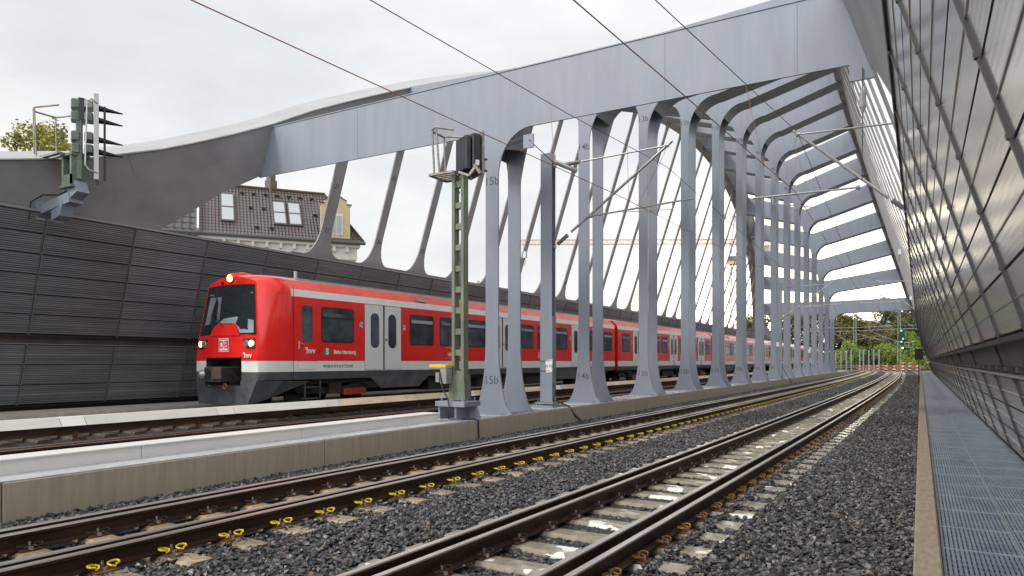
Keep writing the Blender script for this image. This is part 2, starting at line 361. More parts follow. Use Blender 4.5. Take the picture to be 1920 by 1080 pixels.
def text_mb(txt, size, thick=.004, bold=.0, spacing=1.0, shear=0):
    cu = bpy.data.curves.new('lettering', 'FONT'); cu.body = txt; cu.size = size; cu.extrude = thick / 2; cu.offset = bold
    cu.space_character = spacing; cu.align_x = 'CENTER'; cu.align_y = 'CENTER'; cu.resolution_u = 3; cu.shear = shear
    ob = bpy.data.objects.new('lettering', cu); COL.objects.link(ob)
    dg = bpy.context.evaluated_depsgraph_get(); dg.update()
    me = bpy.data.meshes.new_from_object(ob.evaluated_get(dg))
    mb = MB(); mb.v = [tuple(v.co) for v in me.vertices]; mb.f = [tuple(p.vertices) for p in me.polygons]; mb.m = [0] * len(mb.f)
    bpy.data.objects.remove(ob); bpy.data.curves.remove(cu); bpy.data.meshes.remove(me)
    return mb
def text_at(txt, size, o, ux, uy, **k):
    mb = text_mb(txt, size, **k); o, ux, uy = Vector(o), Vector(ux).normalized(), Vector(uy).normalized(); uz = ux.cross(uy)
    return mb.xf(lambda p: o + ux * p.x + uy * p.y + uz * p.z)
def cs(r, d, k):
    """camera-aligned offset (right, forward, up) in metres -> world; used to set out far things"""
    return Vector((r * cT - d * sT, r * sT + d * cT, CAMZ + k))

# ------------------------------------------------------------------ set-out of the line
def off(Y):
    o = .021 * Y - .00018 * Y * Y
    if Y > 130: o -= (Y - 130) ** 2 / 420
    return o
def tan_at(Y): return (off(Y + .5) - off(Y - .5))
def path(X0, Z, y0, y1, step=1.0):
    pts = []; y = y0
    while y < y1: pts.append((X0 + off(y), y, Z)); y += step if y < 60 else step * 2
    pts.append((X0 + off(y1), y1, Z)); return pts
XN, XM = -3.19, -7.10            # near and middle main-line tracks
XS1, XS2 = -11.75, -16.45        # two suburban tracks (offset by the curve)
ZS = .28                         # rail level of the suburban tracks
N0, P15, DP = 15, 15.5, 5.75     # first portal frame, its station, spacing
XC = -9.6                        # bridge axis
def mir(X): return 2 * XC - X

# ------------------------------------------------------------------ ground, deck and ballast
b = MB(); b.add([(-3000, -600, -6), (3000, -600, -6), (3000, 4000, -6), (-3000, 4000, -6)], [(0, 1, 2, 3)])
struct('ground', b, M['ground'])
b = MB(); b.box(-120, 60, 112, 420, -5.9, -.52)
struct('embankment', b, M['ground'])
b = MB(); b.box(mir(1.75), 1.75, -8, 111.9, -1.0, -.45)
struct('bridge_deck', b, M['steel_dark'])
# ballast beds: gently uneven sheets
def bed(name, x0, x1, y0, y1, z, amp=.02, sx=.5, sy=.9):
    mb = MB(); nx = max(2, int((x1 - x0) / sx)); ny = int((y1 - y0) / sy); rr = random.Random(3)
    for j in range(ny + 1):
        for i in range(nx + 1):
            y = y0 + (y1 - y0) * j / ny
            oo = off(y) if y > 112 else 0
            mb.v.append((x0 + (x1 - x0) * i / nx + oo, y, z + rr.uniform(-amp, amp)))
    for j in range(ny):
        for i in range(nx):
            a = j * (nx + 1) + i; mb.f.append((a, a + 1, a + nx + 2, a + nx + 1)); mb.m.append(0)
    return struct(name, mb, M['bedmat'], norm=False)
bed('ballast_bed', -8.98, -.045, -6, 112, -.235)
bed('ballast_bed', -20.2, -10.25, -6, 112, .03)
bed('ballast_bed', -20.2, -.4, 112, 230, -.24, .02, .9, 2)

# scattered stones (geometry nodes on emitter sheets)
def stones():
    objs = []
    hid = bpy.data.collections.new('ballast_stones')
    rr = random.Random(11)
    for k in range(7):
        bm = bmesh.new()
        for _ in range(11):
            d = Vector((rr.gauss(0, 1), rr.gauss(0, 1), rr.gauss(0, 1))).normalized() * rr.uniform(.42, .6); bm.verts.new(d)
        r = bmesh.ops.convex_hull(bm, input=bm.verts[:])
        loose = [v for v in bm.verts if not v.link_faces]
        bmesh.ops.delete(bm, geom=loose, context='VERTS')
        bmesh.ops.dissolve_limit(bm, angle_limit=R(14), verts=bm.verts[:], edges=bm.edges[:])
        sc = (1.0, rr.uniform(.6, .9), rr.uniform(.5, .75))
        for v in bm.verts: v.co = Vector((v.co.x * sc[0], v.co.y * sc[1], v.co.z * sc[2]))
        bmesh.ops.recalc_face_normals(bm, faces=bm.faces)
        me = bpy.data.meshes.new('stone'); bm.to_mesh(me); bm.free(); me.materials.append(M['stone'])
        o = bpy.data.objects.new('stone', me); hid.objects.link(o)
    return hid
ms = bpy.data.materials.new('ballast_stone'); ms.use_nodes = True
n, l = ms.node_tree.nodes, ms.node_tree.links; bs = n['Principled BSDF']
oi = n.new('ShaderNodeObjectInfo'); rp = n.new('ShaderNodeValToRGB'); l.new(oi.outputs['Random'], rp.inputs[0])
els = rp.color_ramp.elements; els[0].color = (.018, .019, .022, 1); els[1].color = (.175, .175, .185, 1); els[1].position = .93
for p_, c_ in ((.35, (.040, .042, .048, 1)), (.62, (.075, .078, .088, 1)), (.78, (.105, .095, .086, 1)), (.97, (.20, .19, .18, 1)), (.99, (.17, .11, .08, 1))):
    q = els.new(p_); q.color = c_
tcn = n.new('ShaderNodeTexCoord'); nn = n.new('ShaderNodeTexNoise'); nn.inputs['Scale'].default_value = 3; l.new(tcn.outputs['Object'], nn.inputs['Vector'])
mu = n.new('ShaderNodeMix'); mu.data_type = 'RGBA'; mu.blend_type = 'MULTIPLY'; mu.inputs['Factor'].default_value = .6
l.new(rp.outputs[0], mu.inputs['A']); l.new(nn.outputs['Color'], mu.inputs['B'])
l.new(rp.outputs[0], bs.inputs['Base Color']); bs.inputs['Roughness'].default_value = .38
M['stone'] = ms
HID = stones()

def scatter(name, mb, density, smin, smax, seed, label):
    o = part(name, mb, M['bedmat'], norm=False)
    tag(o, label, 'ballast', kind='stuff')
    ng = bpy.data.node_groups.new('scatter', 'GeometryNodeTree')
    ng.interface.new_socket('Geometry', in_out='INPUT', socket_type='NodeSocketGeometry')
    ng.interface.new_socket('Geometry', in_out='OUTPUT', socket_type='NodeSocketGeometry')
    N, L = ng.nodes, ng.links
    gi = N.new('NodeGroupInput'); go = N.new('NodeGroupOutput')
    dp = N.new('GeometryNodeDistributePointsOnFaces'); dp.inputs['Density'].default_value = density; dp.inputs['Seed'].default_value = seed
    ci = N.new('GeometryNodeCollectionInfo'); ci.inputs['Collection'].default_value = HID
    ci.inputs['Separate Children'].default_value = True; ci.inputs['Reset Children'].default_value = True
    ip = N.new('GeometryNodeInstanceOnPoints'); ip.inputs['Pick Instance'].default_value = True
    rv = N.new('FunctionNodeRandomValue'); rv.data_type = 'FLOAT_VECTOR'
    rv.inputs[0].default_value = (-.6, -.6, 0); rv.inputs[1].default_value = (.6, .6, 6.283); rv.inputs['Seed'].default_value = seed
    rs = N.new('FunctionNodeRandomValue'); rs.data_type = 'FLOAT'; rs.inputs[2].default_value = smin; rs.inputs[3].default_value = smax
    rs.inputs['Seed'].default_value = seed + 5
    sp = N.new('GeometryNodeSetPosition'); ro = N.new('FunctionNodeRandomValue'); ro.data_type = 'FLOAT_VECTOR'
    ro.inputs[0].default_value = (0, 0, -.02); ro.inputs[1].default_value = (0, 0, .035); ro.inputs['Seed'].default_value = seed + 9
    L.new(gi.outputs[0], dp.inputs['Mesh']); L.new(dp.outputs['Points'], sp.inputs['Geometry']); L.new(ro.outputs[0], sp.inputs['Offset'])
    L.new(sp.outputs[0], ip.inputs['Points']); L.new(ci.outputs[0], ip.inputs['Instance'])
    L.new(rv.outputs[0], ip.inputs['Rotation']); L.new(rs.outputs[1], ip.inputs['Scale'])
    jn = N.new('GeometryNodeJoinGeometry'); L.new(ip.outputs[0], jn.inputs[0]); L.new(gi.outputs[0], jn.inputs[0]); L.new(jn.outputs[0], go.inputs[0])
    md = o.modifiers.new('scatter', 'NODES'); md.node_group = ng
    return o
def strip(rects):
    mb = MB()
    for (fa, fb, y0, y1, z) in rects:
        st = 1.0; y = y0
        while y < y1 - 1e-6:
            y2 = min(y1, y + st)
            mb.add([(fa(y), y, z), (fb(y), y, z), (fb(y2), y2, z), (fa(y2), y2, z)], [(0, 1, 2, 3)]); y = y2
    return mb
K = lambda v: (lambda y: v)
O_ = lambda v: (lambda y: v + off(y))
def rects(y0, y1, z=-.222):
    return [(O_(XN + 1.34), K(-.05), y0, y1, z), (O_(XM + 1.34), O_(XN - 1.34), y0, y1, z), (K(-8.96), O_(XM - .86), y0, y1, z + .02),
            (O_(XN + .95), O_(XN + 1.34), y0, y1, z - .018), (O_(XM + .95), O_(XM + 1.34), y0, y1, z - .014), (O_(XN - 1.34), O_(XN - .86), y0, y1, z - .02),
            (O_(XN + .93), O_(XN + 1.04), y0, y1, z + .02), (O_(XM + .93), O_(XM + 1.0), y0, y1, z + .01), (O_(XN - .45), O_(XN + .45), y0, y1, z - .045), (O_(XM - .45), O_(XM + .45), y0, y1, z - .045)]
scatter('ballast', strip(rects(1.5, 15)), 1000, .042, .088, 1, 'dark crushed stone ballast around the main line tracks in the foreground')
scatter('ballast', strip(rects(15, 38)), 520, .05, .10, 2, 'dark crushed stone ballast around the main line tracks further along')
scatter('ballast', strip(rects(38, 84)), 190, .07, .13, 3, 'dark crushed stone ballast towards the far end of the bridge')
scatter('ballast', strip([(O_(XS1 - .62), O_(XS1 + .62), 0, 30, ZS - .235)]), 330, .045, .09, 4, 'brownish ballast between the rails of the suburban track')

# ------------------------------------------------------------------ tracks
HEAD = [(-.036, -.012), (-.030, 0), (.030, 0), (.036, -.012), (.034, -.040), (.010, -.052), (.010, -.140), (.070, -.160), (.070, -.172),
        (-.070, -.172), (-.070, -.160), (-.010, -.140), (-.010, -.052), (-.034, -.040)]
HM = [1, 1, 1] + [0] * 11
def clip_mb(x, y, z, s=1, sc=1.0):
    """two bent spring loops either side of a bolt, s = side of the rail the clip is on"""
    mb = MB()
    for q in (-1, 1):
        pts = []
        for k in range(9):
            a = math.pi * 2 * k / 8
            pts.append((x + s * (.045 + .032 * math.cos(a) + (.010 if q > 0 else 0)) * sc, y + q * (.065 + .038 * math.sin(a)) * sc, z + .016 + .018 * math.sin(a * .5 + .4) * sc))
        mb.tube(pts, .0075 * sc, 5)
    return mb
def track(label, X0, Z, y0, y1, pitch, first, sl_mat, clip_right, clip_mat2, head, guard=True, nind=100, clip_scale=1.2, ysl=0):
    t = thing('railway_track', label, 'railway track', (X0 + off(y0), y0, Z - .35))
    for dx in (-.75, .75):
        mb = MB(); mb.sweep(HEAD, path(X0 + dx, Z, y0, y1), HM); part('rail', mb, [M['railside'], head], t)
    if guard:
        for dx in (-.525, .525):
            mb = MB(); mb.sweep(HEAD, path(X0 + dx, Z - .006, y0, min(y1, 150)), HM); part('guard_rail', mb, [M['railside'], M['railtop_rust'] if head is M['railtop_rust'] else head], t)
    rest = MB(); restc = MB(); i = 0; y = first; zt = Z - .185
    def sleeper(mb, cx=0, y=0, zt=0):
        prof = [(-.15, -.2), (.15, -.2), (.15, -.045), (.115, -.004), (-.115, -.004), (-.15, -.045)]
        mb.prism([(y + u, zt + v) for u, v in prof], 'x', cx - 1.3, cx + 1.3)
    def fastening(dx, s_, cm, gd, sc):
        """rusty plate with two bolts and the pair of spring loops; dx = rail centre, s_ = side"""
        mb = MB(); w_ = .10 if gd else .16
        mb.bbox(dx + s_ * .02 if s_ > 0 else dx - w_ - .02, dx + w_ + .02 if s_ > 0 else dx - .02, -.10, .10, -.006, .014 + (.004 if gd else 0), .006, mi=0)
        xb = dx + s_ * (.125 if not gd else .11)
        mb.tube([(xb, 0, .010), (xb, 0, .040)], .023, 6, 1)
        mb.tube([(dx + s_ * .075, 0, 0), (dx + s_ * .075, 0, .085)], .013, 6, 1)
        q = clip_mb(dx + s_ * .03, 0, .025, s_, sc); mb.add(q.v, q.f, 2)
        return part('fastening', mb, [M['plate'], M['bolt'], cm], None, local=True)
    mb = MB(); sleeper(mb); sm = part('sleeper', mb, sl_mat, None, local=True); fs = []
    if Z < .1:
        fs = [fastening(.75, 1, clip_right, False, clip_scale), fastening(-.75, -1, clip_mat2, False, 1.1)]
        if guard: fs += [fastening(-.525, 1, clip_mat2, True, 1.1), fastening(.525, -1, clip_mat2, True, 1.1)]
    first_one = True; tz = org(t)
    while y < y1 - 1:
        cx = X0 + off(y); an = -math.atan(tan_at(y))
        if i < nind:
            so = sm if first_one else sm.copy()
            if not first_one: COL.objects.link(so)
            so.parent = t; so.location = Vector((cx, y, zt)) - tz; so.rotation_euler = (0, 0, an)
            for f_ in fs:
                fo = f_ if first_one else f_.copy()
                if not first_one: COL.objects.link(fo)
                fo.parent = so
            first_one = False
        else:
            sleeper(rest, cx, y, zt)
            if Z < .1 and y < 110: restc.box(cx + .80, cx + .90, y - .1, y + .1, zt, zt + .05)
        i += 1; y += pitch
    if rest.v: o = part('sleeper', rest, sl_mat, t); o['kind'] = 'stuff'
    if restc.v: o = part('fastening', restc, clip_right, t); o['kind'] = 'stuff'
    return t
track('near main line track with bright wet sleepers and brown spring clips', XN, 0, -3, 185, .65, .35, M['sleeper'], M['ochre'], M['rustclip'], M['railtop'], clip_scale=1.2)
track('middle main line track with bright yellow clips beside the concrete kerb', XM, 0, -3, 185, .65, .30, M['sleeper_brown'], M['yellow'], M['rustclip'], M['railtop'], clip_scale=1.3)
track('dark brown suburban track between the white duct and the train', XS1, ZS, -3, 170, .65, .3, M['sleeper_dark'], M['rustclip'], M['rustclip'], M['railtop_rust'], guard=True, nind=45)
track('suburban track that the red train stands on', XS2, ZS, -3, 170, .65, .3, M['sleeper_dark'], M['rustclip'], M['rustclip'], M['railtop_rust'], guard=False, nind=30)
# rail joint lines on the running rails
# ------------------------------------------------------------------ concrete median, duct, kerb, walkway
med = thing('median_kerb', 'long brown concrete upstand wall that carries the portal columns', 'concrete wall', (-9.6, 0, -.45))
mb = MB(); y = -6.0
mb2 = MB()
for k in range(24):
    y2 = y + 5; mb.bbox(-10.2, -9.0, y + .006, y2 - .006, -.45, ZS - .012, .012); mb2.box(-10.19, -9.012, y, y2, ZS - .011, ZS); y = y2
part('concrete_body', mb, M['concrete'], med); part('coping', mb2, M['median_top'], med)
duct = thing('cable_duct', 'white cable duct box on top of the concrete kerb in the left foreground', 'cable duct', (-9.7, 0, ZS))
mb = MB(); y = -6.0
for k in range(7):
    y2 = min(y + 3.0, 13.1); mb.bbox(-9.86, -9.55, y + .004, y2 - .004, ZS, .455, .012); y = y2
    if y >= 13.1: break
part('duct_box', mb, M['white'], duct)
mb = MB(); mb.box(-9.95, -9.5, -6, 13.1, .456, .470); part('lid', mb, M['white'], duct)
g = text_at('JZ4T', .13, (-8.994, 2.62, .19), (0, 1, 0), (0, 0, 1), thick=.003)
o = part('chalk_mark', g, M['txt_white'], med)
mb = MB()
for yy in (2.32, 2.92): mb.add([(-8.994, yy - .03, .17), (-8.994, yy + .03, .19), (-8.994, yy + .02, .22), (-8.994, yy - .03, .20)], [(0, 1, 2, 3)])
part('spray_dot', mb, M['sgreen'], med, norm=False)

mb = MB(); y = -4.0
while y < 101: mb.bbox(-.042, .13, y + .003, y + 3.997, -.35, .27, .012); y += 4
tag(part('walkway_kerb', mb, M['kerb']), 'narrow brown kerb board between the ballast and the metal walkway', 'kerb')
wk = thing('metal_walkway', 'blue grey metal grating walkway along the right noise barrier', 'walkway', (.7, 0, .1))
mb = MB(); GX0, GX1 = .135, 1.29; nbar = 38
for k in range(nbar):
    x = GX0 + (GX1 - GX0) * (k + .5) / nbar
    if abs(x - .66) < .012: continue
    mb.box(x - .0095, x + .0095, -4, 104, .175, .21)
part('bearing_bar', mb, M['grating'], wk)
mb = MB(); y = -3.6
while y < 104: mb.box(GX0, .652, y, y + .018, .168, .2125); mb.box(.668, GX1, y + .1, y + .118, .168, .2125); y += .83
for x in (.652, .668): mb.box(x - .004, x + .004, -4, 104, .165, .213)
part('frame_bar', mb, M['gratlight'], wk)
mb = MB(); y = -3.6
while y < 60:
    mb.box(GX0, GX1, y, y + .008, .19, .206); y += .1383
part('cross_bar', mb, M['grating'], wk)
mb = MB(); mb.box(GX0, GX1, -4, 104, .12, .166); part('gap_backing', mb, M['gratdark'], wk)  # dark sheet added under the bars to make the gaps dark

# ------------------------------------------------------------------ noise barriers
def wallx(z, side, o=0):           # inner face of barrier, o = outward offset
    x = 1.35 - .312 * z + o
    return x if side > 0 else mir(x)
PITCH, Y9 = 2.3, 9.4
def barrier(side, z0, z1, pm, label, cat='noise barrier', ya=-4.4, yb=104, rows=None, stagger=0):
    t = thing('noise_barrier', label, cat, (wallx(z0, side), Y9, z0))
    ys = []
    y = Y9 + stagger - PITCH * 6
    while y < yb: ys.append(y); y += PITCH
    rows = rows or max(1, round((z1 - z0) / .5))
    h = (z1 - z0) / rows
    def pt(y, z, o): return (wallx(z, side, o), y, z)
    for y in ys:
        mb = MB(); ya_, yb_ = y + .02, y + PITCH - .02
        for r in range(rows):
            a, b_ = z0 + r * h, z0 + (r + 1) * h
            # panel cassette: face with bright centre rib and dark joint at its top
            zz, oo, mi = [a + .012], [0], []
            for fr_ in ((.28, .5, .76) if side < 0 else (.5,)):
                c_ = a + h * fr_; w2 = .010 if fr_ == .5 else .006
                zz += [c_ - w2, c_ - w2 * .5, c_ + w2 * .5, c_ + w2]; oo += [0, -.009, -.009, 0]; mi += [0, 1 if fr_ == .5 else 0, 1 if fr_ == .5 else 0, 1 if fr_ == .5 else 0]
            zz.append(b_ - .012); oo.append(0); mi.append(0)
            vs = []
            for z, q in zip(zz, oo): vs += [pt(ya_, z, q), pt(yb_, z, q)]
            n0 = len(mb.v); mb.v += vs
            for k in range(len(mi)): mb.f.append((n0 + 2 * k, n0 + 2 * k + 1, n0 + 2 * k + 3, n0 + 2 * k + 2)); mb.m.append(mi[k])
            # joint groove
            mb.add([pt(ya_, b_ - .012, 0), pt(yb_, b_ - .012, 0), pt(yb_, b_ - .008, .025), pt(ya_, b_ - .008, .025)], [(0, 1, 2, 3)], 2)
            mb.add([pt(ya_, b_ - .008, .025), pt(yb_, b_ - .008, .025), pt(yb_, b_ + .012, 0), pt(ya_, b_ + .012, 0)], [(0, 1, 2, 3)], 2)
        # back and ends give thickness
        mb.add([pt(ya_, z0, .1), pt(yb_, z0, .1), pt(yb_, z1, .1), pt(ya_, z1, .1)], [(0, 1, 2, 3)], 0)
        mb.add([pt(ya_, z0, 0), pt(yb_, z0, 0), pt(yb_, z0, .1), pt(ya_, z0, .1)], [(0, 1, 2, 3)], 0)
        mb.add([pt(ya_, z1, 0), pt(yb_, z1, 0), pt(yb_, z1, .1), pt(ya_, z1, .1)], [(0, 1, 2, 3)], 0)
        part('panel', mb, [pm, M['seam'] if side > 0 else M['seamL'], M['joint']], t, norm=False)
        # post: two flanges, with clip plates at the joints
        mb = MB()
        for dy in (-.032, .008):
            vs = [pt(y + dy, z0 - .02, -.022), pt(y + dy + .019, z0 - .02, -.022), pt(y + dy + .019, z1, -.022), pt(y + dy, z1, -.022),
                  pt(y + dy, z0 - .02, .03), pt(y + dy + .019, z0 - .02, .03), pt(y + dy + .019, z1, .03), pt(y + dy, z1, .03)]
            mb.add(vs, [(0, 1, 2, 3), (0, 3, 7, 4), (1, 2, 6, 5), (4, 5, 6, 7)], 0 if dy < 0 else 1)
        for r in range(rows + 1):
            z = min(z0 + r * h, z1 - .04); q = [pt(y - .036, z, -.034), pt(y + .012, z, -.034), pt(y + .012, z + .03, -.034), pt(y - .036, z + .03, -.034),
                                 pt(y - .036, z, 0), pt(y + .012, z, 0), pt(y + .012, z + .035, 0), pt(y - .036, z + .035, 0)]
            mb.add(q, [(0, 1, 2, 3), (0, 1, 5, 4), (3, 2, 6, 7), (0, 3, 7, 4), (1, 2, 6, 5)], 0)
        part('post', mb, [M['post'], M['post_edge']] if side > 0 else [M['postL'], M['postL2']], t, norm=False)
    # top rail
    mb = MB(); y0_, y1_ = ys[0], ys[-1] + PITCH
    tr = .06 if z1 > 3 else .025
    q = [(z1 + .005, -.03), (z1 + tr, -.03), (z1 + tr, .13), (z1 + .005, .13)]
    vs = [pt(y0_, z, o) for z, o in q] + [pt(y1_, z, o) for z, o in q]
    mb.add(vs, [(0, 1, 2, 3), (4, 7, 6, 5), (0, 4, 5, 1), (1, 5, 6, 2), (2, 6, 7, 3), (3, 7, 4, 0)])
    part('top_rail', mb, M['cap'] if (side < 0 or z1 < 3) else M['black'], t)
    mb = MB(); q = [(z0 - .07, -.01), (z0 - .02, -.01), (z0 - .02, .08), (z0 - .07, .08)]
    vs = [pt(y0_, z, o) for z, o in q] + [pt(y1_, z, o) for z, o in q]
    mb.add(vs, [(0, 1, 2, 3), (4, 7, 6, 5), (0, 4, 5, 1), (1, 5, 6, 2), (2, 6, 7, 3), (3, 7, 4, 0)])
    part('bottom_rail', mb, M['post'], t)
    return t
M['seamL'] = mat('dull_seam', (.30, .29, .295), .4, .4)
barrier(1, 1.92, 5.30, M['panel_right'], 'tall reflective aluminium noise barrier leaning in above the walkway', rows=7)
barrier(1, .26, 1.46, M['panel_right'], 'low aluminium noise barrier along the foot of the metal walkway', rows=3)
barrier(-1, 2.35, 5.34, M['panel_left'], 'tall dark grey noise barrier behind the red train', rows=6)
barrier(-1, .50, 2.08, M['panel_left'], 'low dark noise barrier at the foot of the left wall', rows=3)
# small wedge blocks on top of the low right barrier
mb = MB(); y = 3.2
while y < 30:
    x = wallx(1.53, 1); mb.box(x + .0, x + .14, y, y + .22, 1.53, 1.585); y += 1.15
o = tag(part('bracket_block', mb, M['post']), 'row of small dark brackets on the low right barrier', 'brackets', kind='stuff')

# ------------------------------------------------------------------ arches, hangers, edge girders
def arch_x(z, side, o=0):
    x = 1.55 - .325 * z + o
    return x if side > 0 else mir(x)
def zb(i): return 18.6 - .222 * (i - 7) ** 2
STN = [(-8, 5.0, 5.62), (-2, 5.0, 5.70), (3, 5.0, 5.85), (6, 5.02, 6.05), (8.2, 5.05, 6.35), (10.2, 5.1, 6.85), (12.1, 5.2, 7.55),
       (12.9, 5.75, 7.9), (14.2, 6.8, 8.5), (15.5, 7.6, 9.15)]
sy = STN[:]
i_ = .25
while i_ < 7.01: sy.append((P15 + DP * i_, zb(i_), zb(i_) + 1.5 - .06 * min(i_, 3))); i_ += .25
full = sy + [(2 * (P15 + 7 * DP) - y, a, b_) for y, a, b_ in reversed(sy[:-1])]
full = [q for q in full if q[0] < 112]
def arch(side, label):
    t = thing('bridge_arch', label, 'steel arch', (arch_x(0, side), P15, 0))
    mb = MB(); n = len(full); wd = .85
    for (y, a, b_) in full:
        mb.v += [(arch_x(a, side), y, a), (arch_x(b_, side), y, b_), (arch_x(b_, side, wd), y, b_ + wd * .36), (arch_x(a, side, wd), y, a + wd * .12)]
    for i in range(n - 1):
        for k in range(4):
            k2 = (k + 1) % 4; mb.f.append((4 * i + k, 4 * i + k2, 4 * i + 4 + k2, 4 * i + 4 + k)); mb.m.append(0)
    mb.f += [(0, 1, 2, 3), (4 * n - 4, 4 * n - 3, 4 * n - 2, 4 * n - 1)]; mb.m += [0, 0]
    part('arch_rib', mb, M['steel_arch'], t)
    # flange lip that throws the thin dark line along the top
    mb = MB()
    for (y, a, b_) in full:
        mb.v += [(arch_x(b_, side, -.05), y, b_ + .0), (arch_x(b_, side, -.05), y, b_ + .035), (arch_x(b_, side, wd + .04), y, b_ + wd * .36 + .035), (arch_x(b_, side, wd + .04), y, b_ + wd * .36 + .0)]
    for i in range(n - 1):
        for k in range(4):
            k2 = (k + 1) % 4; mb.f.append((4 * i + k, 4 * i + k2, 4 * i + 4 + k2, 4 * i + 4 + k)); mb.m.append(0)
    part('top_flange', mb, M['arch_top'], t)
    # girder web behind the barriers
    mb = MB(); o1, o2 = .02, .12
    for y in (-8, 111.5):
        mb.v += [(arch_x(-.45, side, o1), y, -.45), (arch_x(5.44, side, o1), y, 5.44), (arch_x(5.44, side, o2), y, 5.44), (arch_x(-.45, side, o2), y, -.45)]
    mb.f += [(0, 1, 2, 3), (4, 5, 6, 7), (0, 1, 5, 4), (1, 2, 6, 5), (2, 3, 7, 6), (3, 0, 4, 7)]; mb.m += [0] * 6
    part('edge_girder', mb, M['steel_dark'], t)
    mb = MB(); y = 6.6
    while y < 60:
        mb.quadbox((arch_x(1.5, side, -.01), y, 1.5), (arch_x(1.95, side, -.01), y, 1.95), .03, .03); y += 5.75
    if side > 0: part('stiffener', mb, M['post'], t)
    # hangers with flared feet, plates lying in the inclined plane
    num = 27; y = 19.0; HO = .28
    while y < 93:
        ii = (y - P15) / DP; top = zb(min(ii, 14)) + .15
        w = .20 if y > 20 else .26
        zb0 = 5.40; poly = []
        rr = .62
        L = []
        for k in range(7):
            a = math.pi / 2 * k / 6
            L.append((w + rr * (1 - math.sin(a)) if True else 0, zb0 + .14 + 1.05 * (1 - math.cos(a))))
        wb = PITCH and 2.875 / 2
        right = [(wb, zb0), (wb, zb0 + .14)] + L + [(w, top - .7), (w + .10, top - .3), (w + .38, top)]
        poly = [(y + u, z) for u, z in right] + [(y - u, z) for u, z in reversed(right)]
        mb = MB(); n1 = len(poly)
        vs = [(arch_x(z, side, HO - .03), u, z) for u, z in poly] + [(arch_x(z, side, HO + .03), u, z) for u, z in poly]
        mb.add(vs, [tuple(range(n1)), tuple(reversed(range(n1, 2 * n1)))] + [(i, n1 + i, n1 + (i + 1) % n1, (i + 1) % n1) for i in range(n1)])
        h = part('hanger', mb, M['hanger'], t)
        if side < 0 and num > 19:
            g = MB()
            for k_, zt in enumerate((6.45, 8.0 if num == 27 else 8.9)):
                if zt > 50 or (k_ and num < 26): continue
                q = text_at(str(num), .26, (arch_x(zt, side, HO - .036), y + (.0), zt), (0, 1, 0), (.309, 0, .951), thick=.004); g.add(q.v, q.f)
            part('number', g, M['stencil'], h)
        num -= 1; y += 2.875
    return t
A_L = arch(-1, 'left leaning steel arch sweeping up behind the red train')
A_R = arch(1, 'right leaning steel arch behind the aluminium noise barrier')
# seams on the left arch face
mb = MB()
for (y, dy) in ((11.2, 1.1),):
    mb.quadbox((arch_x(7.15, -1, -.004), y, 7.15), (arch_x(5.2, -1, -.004), y + dy, 5.3), .012, .006, (1, 0, 0))
part('weld_seam', mb, M['stencil'], A_L)

